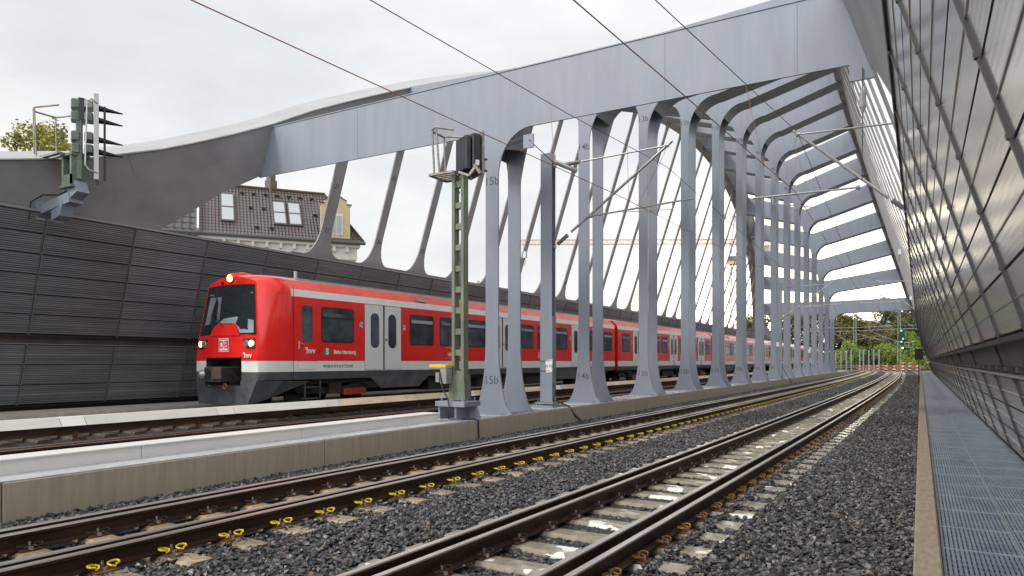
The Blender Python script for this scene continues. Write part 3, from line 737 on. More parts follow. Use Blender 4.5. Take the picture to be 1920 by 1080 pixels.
# ------------------------------------------------------------------ portal frames
def portal(i):
    num = 15 - i; Yn = P15 + DP * i
    zR = zb(i) if i not in (0,) else 7.55
    s = [0, .05, .14, .23, .28, .33, .34, .34, .34, .34, .32, .27, .24, .13, .015][i]
    xr = arch_x(zR + .7, 1, .12); hw = xr - XC
    zM = zR - s * (arch_x(zR, 1) - XC)
    dep = 1.5
    def zl(x): return zM + s * abs(x - XC)
    names = ['nearest and longest front', 'second', 'third', 'fourth', 'fifth', 'sixth', 'seventh', 'eighth', 'ninth', 'tenth', 'eleventh', 'twelfth', 'thirteenth', 'fourteenth', 'last and farthest']
    t = thing('portal_frame', f'grey steel portal frame numbered {num}b, the {names[i]} of the row', 'portal frame', (XC, Yn, ZS), group='portal frames along the bridge axis')
    w = .19
    # right half outline of a web, from foot to beam end
    ft = []
    for k in range(11):
        u = k / 10.0; ft.append((w + .31 * (1 - u) ** 2.6 + (.10 * max(0, 1 - u * 9)), ZS + 2.1 * u))
    hr = []
    HR, HV = (.95, 1.15) if i == 0 else (1.3, 1.55)
    zh = zl(XC + w + HR)
    for k in range(1, 11):
        a = math.pi / 2 * k / 10; hr.append((w + HR * (1 - math.cos(a)), zh - HV + HV * math.sin(a)))
    hl = []
    zhl = zl(XC + w + .4)
    for k in range(1, 7):
        a = math.pi / 2 * k / 6; hl.append((w + .4 * (1 - math.cos(a)), zhl - .95 + .95 * math.sin(a)))
    def xe(z): return arch_x(z, 1, .1) - XC
    legR = ft + [(w, zh - HV)]; legL = ft + [(w, zhl - .95)]
    endb = zl(XC + hw); 
    beamR = hr + [(xe(endb), endb)]; beamL = hl + [(xe(endb), endb)]
    topR = [(xe(endb + dep), endb + dep)]
    zc = zl(XC) + dep
    poly = [(XC + u, z) for u, z in legR + beamR + topR] + [(XC, zc)] + [(XC - u, z) for u, z in reversed(legL + beamL + topR)]
    th = .05; D = 1.15
    lift = 1.0 if i == 0 else 0
    def up(u): return lift * min(1, max(0, (abs(u) - .25) / .5))
    polyR = [(x, z + (up(x - XC) if (z < endb + dep * .7 and z > zh - 1.2) else 0)) for x, z in poly]
    for nm, ya, pl in (('front_web', Yn, poly), ('rear_web', Yn + D, polyR)):
        mb = MB(); mb.prism(pl, 'y', ya, ya + th); fo = part(nm, mb, M['steel'], t)
    # soffit and top plates
    def plate(pts, y0, y1, tk, nm):
        mb = MB(); n1 = len(pts)
        for (x, z) in pts: lz = up(x - XC) if nm == 'soffit' else 0; mb.v += [(x, y0, z), (x, y1, z + lz), (x, y0, z + tk), (x, y1, z + tk + lz)]
        for k in range(n1 - 1):
            a = 4 * k; b2 = a + 4
            mb.f += [(a, a + 1, b2 + 1, b2), (a + 2, b2 + 2, b2 + 3, a + 3), (a, b2, b2 + 2, a + 2), (a + 1, a + 3, b2 + 3, b2 + 1)]; mb.m += [0] * 4
        mb.f += [(0, 2, 3, 1), (4 * n1 - 4, 4 * n1 - 3, 4 * n1 - 1, 4 * n1 - 2)]; mb.m += [0, 0]
        part(nm, mb, M['steel'], t)
    y0, y1 = Yn + th + .002, Yn + D - .002
    plate([(XC + u, z + .01) for u, z in [hr[3]] + beamR[4:]], y0, y1, .03, 'soffit')
    plate([(XC - u, z + .01) for u, z in [hl[1]] + beamL[2:]], y0, y1, .03, 'soffit')
    tp = [(XC - xe(endb + dep), endb + dep - .04), (XC, zc - .04), (XC + xe(endb + dep), endb + dep - .04)]
    plate(tp, y0, y1, .03, 'top_plate')
    if i == 0:   # projecting top flange on the nearest beam
        mb = MB(); mb.box(XC - xe(endb + dep), XC + xe(endb + dep), Yn - .02, Yn + D + .1, endb + dep + .004, endb + dep + .03); part('top_flange', mb, M['steel'], t)
    mb = MB()
    for xs in ((-14.2, -5.0, -2.2) if i == 0 else (-5.5,) if i < 8 else ()):
        zz0 = zl(xs); mb.box(xs - .006, xs + .006, Yn - .004, Yn - .001, zz0 + .02, zz0 + dep - .05)
    if mb.v: part('weld_seam', mb, M['seamsteel'], t)
    # foot plate and lettering
    mb = MB(); mb.box(XC - .55, XC + .42, Yn - .25, Yn + D + .3, ZS + .001, ZS + .022); part('foot_plate', mb, M['steel'], t)
    zt = {0: 6.3, 1: 8.7}.get(i, zM - .75)
    if i < 12:
        g = MB()
        for z, sz in ((1.15, .30), (zt, .30)):
            q = text_at(f'{num}b', sz, (XC + (.0 if z > 2 else -.02), Yn - .003, z), (1, 0, 0), (0, 0, 1), thick=.004, bold=.002); g.add(q.v, q.f)
        part('number', g, M['stencil'], t)
    return t
for i in range(15): portal(i)

# ------------------------------------------------------------------ the red train
HWD = 1.46                                   # half width of a car body
PROF = [(HWD - .03, .86), (HWD, 1.08), (HWD, 1.37), (HWD, 2.1), (HWD - .01, 3.14), (HWD - .05, 3.34), (1.14, 3.62), (.66, 3.74), (0, 3.78)]
BAND = [0, 1, 2, 2, 3, 4, 5, 5]              # skirt, white, red, red, white, red shoulder, roof
TM = [M['skirt'], M['twhite'], M['red'], M['twhite'], M['redroof'], M['troof']]
def winbox(mb, x, y0, y1, z0, z1, s, r=.09, d=.012, n=4):
    """rounded-rectangle plate standing d proud of the side at |x|"""
    pts = []
    for (cy, cz, a0) in ((y1 - r, z1 - r, 0), (y0 + r, z1 - r, 90), (y0 + r, z0 + r, 180), (y1 - r, z0 + r, 270)):
        for k in range(n + 1):
            a = R(a0 + 90 * k / n); pts.append((cy + r * math.cos(a), cz + r * math.sin(a)))
    lean = lambda z: s * (x - (.01 * max(0, (z - 2.1))))
    n1 = len(pts)
    mb.add([(lean(z) + s * d, y, z) for y, z in pts] + [(lean(z) - s * .03, y, z) for y, z in pts],
           [tuple(range(n1)), tuple(reversed(range(n1, 2 * n1)))] + [(i, n1 + i, n1 + (i + 1) % n1, (i + 1) % n1) for i in range(n1)])
def car(label, L, cab, doors, wins, group='cars of the red suburban train'):
    t = thing('train_car', label, 'train car', (0, 0, 0), 0, group)
    cab_l = 1.2 if cab else .12
    # body shell
    st = [cab_l, L * .5, L - .12]
    ring = lambda y, w=1.0, dz=0: [(x * w, y, z + dz) for x, z in PROF] + [(-x * w, y, z + dz) for x, z in reversed(PROF[:-1])]
    bands = BAND + list(reversed(BAND))
    mb = MB(); n1 = 2 * len(PROF) - 1
    for y in st: mb.v += ring(y)
    for i in range(len(st) - 1):
        for k in range(n1 - 1):
            mb.f.append((i * n1 + k, (i + 1) * n1 + k, (i + 1) * n1 + k + 1, i * n1 + k + 1)); mb.m.append(bands[k])
    e = len(mb.v); mb.v += ring(L - .12, .93)
    mb.f.append(tuple(range(e, e + n1))); mb.m.append(2)
    a = (len(st) - 1) * n1
    for k in range(n1 - 1): mb.f.append((a + k, a + k + 1, e + k + 1, e + k)); mb.m.append(2)
    if not cab:
        e = len(mb.v); mb.v += ring(.12, .93); mb.f.append(tuple(range(e, e + n1))); mb.m.append(2)
        for k in range(n1 - 1): mb.f.append((k, k + 1, e + k + 1, e + k)); mb.m.append(2)
    part('body', mb, TM, t, norm=False)
    # grey gangway between cars
    mb = MB(); mb.box(-1.25, 1.25, L - .12, L + .12, .95, 3.55); part('gangway', mb, M['under'], t)
    if cab: nose(t, cab_l, L)
    # windows, doors on both sides
    for s in (1, -1):
        for (a, b_) in wins:
            mb = MB(); winbox(mb, HWD, a, b_, 1.90, 2.92, s, .10, .006); wf = part('window_frame', mb, M['black'], t)
            mb = MB(); winbox(mb, HWD, a + .04, b_ - .04, 1.94, 2.88, s, .08, .011); part('window_pane', mb, M['glass'], wf)
            if s > 0:
                mb = MB(); mb.box(HWD - .01, HWD + .016, a + .05, b_ - .05, 2.60, 2.63); part('window_rail', mb, M['black'], wf)
                mb = MB(); q = [(HWD + .010, a + .08, 2.635), (HWD + .010, b_ - .08, 2.635), (HWD - .012, b_ - .08, 2.85), (HWD - .012, a + .08, 2.85)]
                mb.add([(x + .006, y, z) for x, y, z in q] + [(x - .02, y, z) for x, y, z in q], [(0, 1, 2, 3), (0, 4, 5, 1), (1, 5, 6, 2), (2, 6, 7, 3), (3, 7, 4, 0)]); part('sky_tint_pane', mb, M['glass_sky'], wf)  # upper pane added to carry a painted sky reflection
        for c in doors:
            mb = MB(); winbox(mb, HWD, c - .86, c + .86, 1.10, 3.13, s, .03, .004); part('door_surround', mb, M['txt_grey'], t)
            for q in (-1, 1):
                y0, y1 = (c - .84, c - .02) if q < 0 else (c + .02, c + .84)
                mb = MB(); winbox(mb, HWD, y0, y1, 1.11, 3.11, s, .03, .014); d = part('door', mb, M['tdoor'], t)
                yc = (y0 + y1) / 2 + (-.02 * q)
                mb = MB(); winbox(mb, HWD, yc - .19, yc + .19, 1.78, 2.86, s, .17, .020); part('door_pane', mb, M['glass'], d)
                if q > 0:
                    mb = MB(); mb.tube([(s * (HWD + .01), y0 + .09, 2.05), (s * (HWD + .035), y0 + .09, 2.05)], .035, 8); part('door_button', mb, M['goldred'], d)
            mb = MB(); mb.box(min(s * (HWD + .004), s * (HWD + .03)), max(s * (HWD + .004), s * (HWD + .03)), c - .016, c + .016, 1.12, 3.12); part('door_seal', mb, M['black'], t)
            for dy in (-1.02, 1.02):
                if s > 0:
                    mb = MB(); mb.box(HWD + .001, HWD + .005, c + dy - .07, c + dy + .07, 2.38, 2.56); part('sticker', mb, M['sticker'], t)
        # skirt boxes with sloping ends between the bogies
        mb = MB(); y0, y1 = (4.1 if cab else 4.4), L - 4.2
        for (a, b_) in ((y0 + .2, y0 + 3.2), (y1 - 3.6, y1 - .2)):
            pl = [(a, .90), (b_, .90), (b_ - .55, .52), (a + .55, .52)]
            mb = MB(); mb.prism(pl, 'x', s * (HWD - .10), s * (HWD - .02)); part('skirt_box', mb, M['skirt'], t)
        for dy in (L * .28, L * .68):
            mb = MB(); q = [(s * 1.26, dy, 3.51), (s * 1.26, dy + .45, 3.51), (s * 1.40, dy + .45, 3.385), (s * 1.40, dy, 3.385)]
            mb.add([(x + s * .012, y, z + .012) for x, y, z in q] + q, [(0, 1, 2, 3), (0, 4, 5, 1), (1, 5, 6, 2), (2, 6, 7, 3), (3, 7, 4, 0)]); part('roof_vent', mb, M['txt_grey'], t)
    # roof rail
    for s in (-1, 1):
        mb = MB(); mb.box(s * 1.05 - .02, s * 1.05 + .02, cab_l + .5, L - .3, 3.63, 3.70); part('roof_rail', mb, M['galv'], t)
    # underframe and bogies
    mb = MB(); mb.box(-1.2, 1.2, 1.5 if cab else .4, L - .4, .72, .95); part('underframe', mb, M['under'], t)
    for k, (yy, w) in enumerate(((L * .36, 1.9), (L * .5, 2.4), (L * .64, 1.5))):
        mb = MB(); mb.bbox(-1.15, 1.15, yy - w / 2, yy + w / 2, .36, .73, .04); part('equipment_box', mb, M['under'], t)
    for yb in (3.1 if cab else 2.6, L - 2.6):
        mb = MB()
        for s in (-1, 1):
            mb.prism([(yb - 1.5, .62), (yb - 1.2, .78), (yb - .4, .60), (yb + .4, .60), (yb + 1.2, .78), (yb + 1.5, .62), (yb + 1.4, .48), (yb + .5, .40), (yb - .5, .40), (yb - 1.4, .48)], 'x', s * 1.00, s * 1.10)
            mb.bbox(min(s * 1.1, s * 1.22), max(s * 1.1, s * 1.22), yb - .25, yb + .25, .42, .78, .02)
        mb.box(-1.0, 1.0, yb - .2, yb + .2, .45, .7)
        bo = part('bogie', mb, M['under'], t)
        for dy in (-1.1, 1.1):
            for s in (-1, 1):
                mb = MB(); mb.tube([(s * .70, yb + dy, .43), (s * .83, yb + dy, .43)], .43, 20); part('wheel', mb, M['under'], bo)
        mb = MB(); mb.bbox(1.12, 1.28, yb + .3, yb + 1.25, .36, .56, .03); part('collector_shoe', mb, M['goldred'], bo)
    return t

def nose(t, yl, L):
    fw = lambda z: 1.27 if z < 1.9 else 1.27 - .18 * (z - 1.9)
    fy = lambda z: .15 if z < 1.6 else .15 + (z - 1.6) * .13
    cv = lambda x: .09 * min(1, max(0, (abs(x) - .6) / .65)) ** 1.5
    # levels on front: z on front face paired with the profile points
    FZ = [.86, 1.08, 1.37, 2.1, 3.05, 3.28, 3.50, 3.62, 3.70]
    FX = [fw(z) for z in FZ]; FX[6] = .95; FX[7] = .55; FX[8] = 0
    back = [(x, yl, z) for x, z in PROF]
    for s in (1, -1):
        mb = MB(); n1 = len(PROF); NR = 7
        fr = [(s * x, fy(z) + cv(x), z) for x, z in zip(FX, FZ)]
        bk = [(s * x, y, z) for x, y, z in back]
        for q in range(NR):
            u = q / (NR - 1.0); ux_ = math.sin(u * math.pi / 2) ** .75 if u > 0 else 0; uz_ = u
            mb.v += [(f[0] + (b_[0] - f[0]) * ux_, f[1] + (b_[1] - f[1]) * (u * .55 + .45 * u * u), f[2] + (b_[2] - f[2]) * math.sin(u * math.pi / 2)) for f, b_ in zip(fr, bk)]
        for q in range(NR - 1):
            for k in range(n1 - 1):
                a = q * n1 + k; bb = a + n1; f = (a, a + 1, bb + 1, bb)
                mb.f.append(f if s > 0 else tuple(reversed(f))); mb.m.append([0, 1, 2, 2, 2, 2, 4, 2][k])
        part('cab_side', mb, TM, t, norm=False, smooth=True)
    # front face strips
    def strip_(z0, z1, x0, x1, mi, mb):
        a0 = lambda z: fy(z)
        q = [(x0(z0), a0(z0), z0), (x1(z0), a0(z0), z0), (x1(z1), a0(z1), z1), (x0(z1), a0(z1), z1)]
        mb.add(q, [(0, 1, 2, 3)], mi)
    X = lambda z: {0.86: .97}.get(z, fw(z))
    mb = MB()
    def seg(z0, z1, xa, xb, mi):
        def pt(x, z): return (x, fy(z) + cv(x), z)
        xs = [xa + (xb - xa) * k / 6 for k in range(7)]
        for k in range(6):
            u0, u1 = xs[k], xs[k + 1]
            mb.add([pt(u0 * fw(z0) / .97, z0), pt(u1 * fw(z0) / .97, z0), pt(u1 * fw(z1) / .97, z1), pt(u0 * fw(z1) / .97, z1)], [(0, 1, 2, 3)], mi)
    for s in (-1, 1):
        seg(.86, 1.08, s * .55, s * .97, 0); seg(1.08, 1.37, s * .55, s * .97, 1)
    seg(1.46, 1.95, -.97, .97, 2); seg(1.37, 1.46, -.97, -.55, 2); seg(1.37, 1.46, .55, .97, 2)
    seg(1.95, 2.08, -.97, .97, 2); seg(2.08, 3.40, -.97, -.88, 2); seg(2.08, 3.40, .88, .97, 2)
    # domed brow
    top = [(-.95, 3.5), (-.55, 3.62), (0, 3.70), (.55, 3.62), (.95, 3.5)]
    vs = [(x, fy(z) + cv(x), z) for x, z in top] + [(1.0, fy(3.4) + cv(1), 3.40), (.55, fy(3.4), 3.40), (0, fy(3.4), 3.40), (-.55, fy(3.4), 3.40), (-1.0, fy(3.4) + cv(1), 3.40)]
    mb.add(vs, [(0, 1, 8, 9), (1, 2, 7, 8), (2, 3, 6, 7), (3, 4, 5, 6)], 2)
    part('cab_front', mb, TM, t, norm=False)
    # coupler bay
    mb = MB(); mb.add([(-.73, .9, .5), (.73, .9, .5), (.73, .9, 1.47), (-.73, .9, 1.47), (-.73, .14, .73), (.73, .14, .73), (.73, .15, 1.47), (-.73, .15, 1.47)],
                      [(0, 1, 2, 3), (3, 2, 6, 7), (0, 3, 7, 4), (1, 5, 6, 2)])
    part('coupler_bay', mb, M['under'], t)
    cp = MB(); cp.bbox(-.32, .38, -.22, .5, .82, 1.22, .03); co = part('coupler', cp, M['under'], t)
    mb = MB(); mb.tube([(-.34, -.26, 1.02), (-.34, -.05, 1.02)], .12, 12); mb.tube([(-.34, -.34, 1.02), (-.34, -.26, 1.02)], [.04, .11], 12); part('coupler_cone', mb, M['galv'], co)
    mb = MB(); mb.tube([(-.16, -.24, 1.02), (-.16, -.20, 1.02)], .13, 12); part('coupler_cup', mb, M['black'], co)
    mb = MB(); mb.bbox(.05, .42, -.26, -.2, .90, 1.20, .02); part('coupler_box', mb, M['rustbox'], co)
    mb = MB(); mb.tube([(.40 + .07 * math.cos(a), -.1, .70 + .07 * math.sin(a)) for a in [k * .7 for k in range(10)]], .02, 6); part('air_hose', mb, M['goldred'], co)
    mb = MB(); mb.tube([(-.45, .0, .78), (-.35, -.14, .70), (-.2, -.14, .68), (-.1, 0, .75)], .025, 6); part('cable', mb, M['cable'], co)
    # windscreen (dark glass with the cab visible as lighter shapes behind)
    mb = MB(); d = -.012
    def W_(x, z): return (x, fy(z) + d + cv(x), z)
    ol = [(-1.17, 2.06), (-.57, 2.08), (-.46, 2.28), (-.30, 2.36), (.30, 2.36), (.46, 2.28), (.57, 2.08), (1.17, 2.06), (.945, 3.42), (.5, 3.44), (0, 3.45), (-.5, 3.44), (-.945, 3.42)]
    mb.add([W_(x, z) for x, z in ol] + [(W_(x, z)[0], W_(x, z)[1] + .03, z) for x, z in ol],
           [(0, 1, 11, 12), (1, 2, 3, 10, 11), (3, 4, 10), (4, 5, 6, 9, 10), (6, 7, 8, 9)])
    mh = MB(); hv = [(-.60, 2.05), (.60, 2.05), (.48, 2.29), (.31, 2.375), (-.31, 2.375), (-.48, 2.29)]
    mh.add([(x, fy(z) - .03, z) for x, z in hv] + [(x, fy(z) + .03, z) for x, z in hv], [tuple(range(6))] + [(i, 6 + i, 6 + (i + 1) % 6, (i + 1) % 6) for i in range(6)]); part('wiper_cowl', mh, M['red'], t)
    ws = part('windscreen', mb, M['wind'], t, norm=False)
    mb = MB(); ol2 = [(-.92, 2.35), (-.30, 2.45), (-.3, 3.12), (-.80, 3.12)]
    mb.add([(x, fy(z) - .018 + cv(x), z) for x, z in ol2], [(0, 1, 2, 3)]); part('cab_wall', mb, M['cabin'], ws, norm=False)
    mb = MB(); ol2 = [(-.35, 2.39), (.31, 2.39), (.48, 2.30), (.60, 2.12), (1.08, 2.12), (1.04, 2.45), (.4, 2.56), (-.1, 2.52)]
    mb.add([(x, fy(z) - .017 + cv(x), z) for x, z in ol2], [tuple(range(8))]); part('cab_desk', mb, M['cabin2'], ws, norm=False)
    mb = MB(); ol2 = [(-.85, 3.17), (.93, 3.17), (.92, 3.21), (-.85, 3.21)]
    mb.add([(x, fy(z) - .018 + cv(x), z) for x, z in ol2], [(0, 1, 2, 3)]); part('sun_blind', mb, M['cabin'], ws, norm=False)
    mb = MB(); mb.tube([(-.10, .06, 2.30), (-.52, .16, 2.62), (-.60, .17, 2.66)], .014, 6); mb.tube([(-.66, .02, 2.14), (-.60, .17, 2.66), (-.48, .30, 3.05)], .018, 6)
    mb.xf(lambda p: Vector((p.x, fy(p.z) - .045, p.z))); part('wiper', mb, M['black'], ws)
    # headlights
    for s in (-1, 1):
        mb = MB(); pts = [(1.16, 1.70), (1.16, 1.97), (.72, 1.97), (.80, 1.80), (.90, 1.70)]
        vs = [(s * x, fy(z) - .008 + cv(x), z) for x, z in pts]
        mb.add(vs + [(a, b_ + .03, c) for a, b_, c in vs], [tuple(range(5)), (0, 5, 6, 1), (1, 6, 7, 2), (2, 7, 8, 3), (3, 8, 9, 4), (4, 9, 5, 0)])
        hl = part('headlight', mb, M['black'], t)
        for xx, mm in ((1.04, 'lamp'), (.87, 'lampoff')):
            q = MB(); yq = fy(1.835) + cv(xx)
            q.tube([(s * xx, yq - .03, 1.835), (s * xx, yq + .02, 1.835)], .085, 16); part('bulb', q, M[mm], hl)
            q = MB(); q.tube([(s * xx, yq - .036, 1.835), (s * xx, yq - .02, 1.835)], [.088, .10], 16, cap=False); part('bezel', q, M['galv'], hl)
    mb = MB(); mb.tube([(0.0, .36, 3.62), (0.0, .75, 3.68), (0, 1.3, 3.76)], [.14, .15, .03], 14); lh = part('lamp_housing', mb, M['red'], t, smooth=True)
    mb = MB(); mb.tube([(0.0, .335, 3.62), (0.0, .37, 3.62)], .10, 14); part('bulb', mb, M['lamp'], lh)
    mb = MB(); mb.tube([(-.34, .37, 3.50), (-.34, .42, 3.50)], .05, 10); part('horn', mb, M['black'], t)
    # snow plough
    mb = MB()
    pl = [(-.99, .02, .84), (.99, .02, .84), (.97, .0, .24), (-.97, 0, .24)]
    vs = [(-1.26, .22, .86), (-.74, .12, .86), (-.74, .12, .72), (.74, .12, .72), (.74, .12, .86), (1.26, .22, .86), (1.43, .95, .84), (1.22, .62, .36), (1.0, .12, .20), (-1.0, .12, .20), (-1.22, .62, .36), (-1.43, .95, .84), (1.40, 1.9, .80), (-1.40, 1.9, .80)]
    mb.add(vs, [(0, 1, 2, 9), (2, 3, 8, 9), (3, 4, 5, 8), (5, 6, 7, 8), (0, 9, 10, 11), (6, 12, 7), (11, 10, 13)])
    part('plough', mb, M['skirt'], t, norm=False)
    mb = MB()
    for z in (.30, .62): mb.box(1.18, 1.38, 1.75, 2.35, z, z + .03)
    for y in (1.75, 2.32): mb.box(1.34, 1.38, y, y + .03, .30, .86)
    part('cab_step', mb, M['skirt'], t)
    # cab door
    for s in (1, -1):
        mb = MB(); winbox(mb, HWD, 1.42, 2.12, 1.14, 3.10, s, .04, .003); dr = part('cab_door', mb, M['red'], t)
        mb = MB(); winbox(mb, HWD, 1.425, 2.115, 1.145, 1.365, s, .03, .005); part('door_foot', mb, M['twhite'], dr)
        mb = MB(); winbox(mb, HWD, 1.56, 1.95, 1.92, 2.92, s, .08, .012); part('door_pane', mb, M['glass'], dr)
        mb = MB(); mb.tube([(s * (HWD + .03), 1.44, 1.70), (s * (HWD + .03), 1.44, 1.92)], .015, 6); mb.tube([(s * (HWD + .03), 1.44, 1.86), (s * (HWD + .03), 1.62, 1.83)], .015, 6); part('door_handle', mb, M['galv'], dr)
        mb = MB(); mb.box(min(s * (HWD + .001), s * (HWD + .004)), max(s * (HWD + .001), s * (HWD + .004)), 1.255, 1.268, .9, 3.4); part('body_joint', mb, M['black'], t)
        ux = (0, s, 0)
        def L_(nm, txt, size, y, z, m, **k):
            part(nm, text_at(txt, size, (s * (HWD + .008), y, z), ux, (0, 0, 1), thick=.004, **k), m, t)
        L_('lettering', "’hvv", .24, 1.86, 1.66, M['txt_white'], bold=.006)
        L_('lettering', 'Bahn Hamburg', .150, 3.22, 1.63, M['txt_white'], bold=.005)
        L_('lettering', '94 80 0 474 019-7 D-DB', .120, 2.95, 1.22, M['txt_grey'], bold=.002)
        g = MB(); g.tube([(s * (HWD + .001), 2.50, 1.63), (s * (HWD + .012), 2.50, 1.63)], .125, 24); lg = part('s_bahn_disc', g, M['sgreen'], t)
        part('lettering', text_at('S', .23, (s * (HWD + .014), 2.50, 1.635), ux, (0, 0, 1), thick=.004, bold=.012), M['txt_white'], lg)
        L_('lettering', '100% Ökostrom', .16, 8.9, 1.60, M['txt_white'], bold=.006)
        L_('lettering', 'Wir bewegen nachhaltig', .07, 8.9, 1.78, M['txt_white'])
        g = MB(); g.box(min(s * HWD, s * (HWD + .008)), max(s * HWD, s * (HWD + .008)), 8.2, 9.6, 1.85, 1.858); g.box(min(s * HWD, s * (HWD + .008)), max(s * HWD, s * (HWD + .008)), 8.2, 9.6, 1.47, 1.478)
        part('lettering_rule', g, M['txt_white'], t)
        g = MB(); pl = [(8.38, 1.90), (8.46, 2.02), (8.62, 2.04), (8.60, 1.94), (8.48, 1.90)]; g.prism(pl, 'x', s * HWD, s * (HWD + .008)); part('leaf_mark', g, M['sgreen'], t)
        db_logo(t, (s * (HWD + .003), 15.3, 1.62), ux, .34, .24)
    db_logo(t, (0, fy(1.8) - .01, 1.80), (1, 0, 0), .40, .36)
    part('lettering', text_at("’hvv", .19, (.95, fy(1.55) + .012, 1.52), (1, .12, 0), (0, 0, 1), thick=.004, bold=.005), M['txt_white'], t)
    mb = MB(); mb.tube([(.5, 2.2, 3.74), (.5, 2.2, 3.98)], .05, 8); part('antenna', mb, M['galv'], t)
def db_logo(t, o, ux, w, h):
    o = Vector(o); ux = Vector(ux); uz = Vector((0, 0, 1)); nrm = ux.cross(uz)
    def plate(ww, hh, d, m):
        mb = MB(); c = [o + ux * a * ww / 2 + uz * b * hh / 2 + nrm * e for e in (d, d - .006) for a, b in ((-1, -1), (1, -1), (1, 1), (-1, 1))]
        mb.add(c, [(0, 1, 2, 3), (4, 7, 6, 5), (0, 4, 5, 1), (1, 5, 6, 2), (2, 6, 7, 3), (3, 7, 4, 0)]); return mb
    lg = part('logo', plate(w, h, .006, 0), M['txt_white'], t)
    part('logo_field', plate(w - .03, h - .03, .008, 0), M['red'], lg); part('logo_inner', plate(w - .07, h - .07, .010, 0), M['txt_white'], lg)
    part('lettering', text_at('DB', h * .80, o + nrm * .012, ux, uz, thick=.004, bold=.004), M['red'], lg)
M['sticker'] = mat('sticker', (.05, .07, .2), .4, noise=24, col2=(.8, .8, .85), ramp=(.48, .52), detail=1)
M['rustbox'] = mat('rusty_box', (.10, .07, .055), .6)
M['wind'] = mat('windscreen_glass', (.02, .027, .03), .05, 0, .7)
M['glass_sky'] = mat('hopper_sky_tint', (.10, .12, .14), .08, .2, .8)  # lighter tint: sky reflection put into the upper pane colour
vary(M['glass_sky'], .9)
M['cabin2'] = mat('cab_desk_blue', (.22, .29, .33), .6, noise=3, col2=(.3, .37, .4))
W_A = [(2.30, 3.62)]
wA = [(2.28, 3.60), (6.24, 7.55), (7.90, 9.20), (9.55, 10.90), (13.4, 14.7), (15.1, 16.4), (16.75, 18.05), (20.6, 21.9), (22.35, 23.5)]
dA = [4.93, 12.1, 19.35]
wB = [(.75, 2.0), (4.6, 5.75), (6.1, 7.25), (7.6, 8.8), (11.5, 12.65), (13.0, 14.2), (14.55, 15.7), (18.2, 19.5)]
dB = [3.3, 10.15, 17.0]
cabcar = car('front cab car of the red train, with lit headlamps and a dark windscreen', 24.0, True, dA, wA)
midcar = car('red middle car directly behind the front cab car', 20.0, False, dB, wB)
def place(c, y0, L, flip, label, first=False):
    o = c if first else dup(c)
    yb = y0 + L if flip else y0
    def xc(y): return XS2 + off(y) - .03
    a, b_ = xc(y0), xc(y0 + L)
    ang = -math.atan((b_ - a) / L)
    o.location = (xc(yb), yb, ZS + .001); o.rotation_euler = (0, 0, ang + (math.pi if flip else 0)); o['label'] = label
    return o
Y0 = 12.35
place(cabcar, Y0, 24, False, cabcar['label'], True)
place(midcar, Y0 + 24.2, 20, False, midcar['label'], True)
for k_, (w_, tail) in enumerate((('third', 'seen past columns 11b and 10b'), ('fourth', 'seen in the narrow gaps behind the far columns'), ('fifth', 'far down the bridge'), ('sixth', 'near the far end of the bridge'), ('last', 'farthest away, bending left beyond the bridge'))):
    place(midcar, Y0 + 44.4 + 20.2 * k_, 20, False, f'{w_} red car of the train, {tail}')

# third rail with its wooden cover boards
def third(label, X, Z, y0, y1):
    t = thing('third_rail', label, 'third rail', (X, y0, Z - .3))
    y = y0; k = 0
    while y < y1:
        L = (2.9, .45)[k % 2] if k > 2 else 2.6
        mb = MB(); mb.sweep([(-.15, .03), (-.15, .05), (.03, .055), (.16, -.115), (.12, -.115), (.01, .03)], path(X, Z, y + .008, y + L - .008, 1.0)); part('cover_board', mb, M['board2'] if (k < 9 or k % 4 == 1) else M['board'], t)
        y += L; k += 1
        if k > 98: break
    mb = MB(); mb.sweep([(-.05, -.22), (-.05, -.05), (.08, -.05), (.08, -.22)], path(X + .03, Z, y0, y1, 2)); part('conductor_rail', mb, M['railside'], t)
    y = y0 + 1; kk = 0
    while y < y1 and kk < 60:
        mb = MB(); x = X + off(y); mb.box(x + .02, x + .09, y, y + .07, Z - .36, Z - .03); part('bracket', mb, M['plate'], t); y += 2.6; kk += 1
third('third rail with pale wooden cover boards in front of the red train', -14.15, ZS + .26, -4, 120)
mb = MB(); mb.box(-20.15, -18.35, -6, 111, -.4, .36)
struct('left_walkway', mb, M['concrete2'])

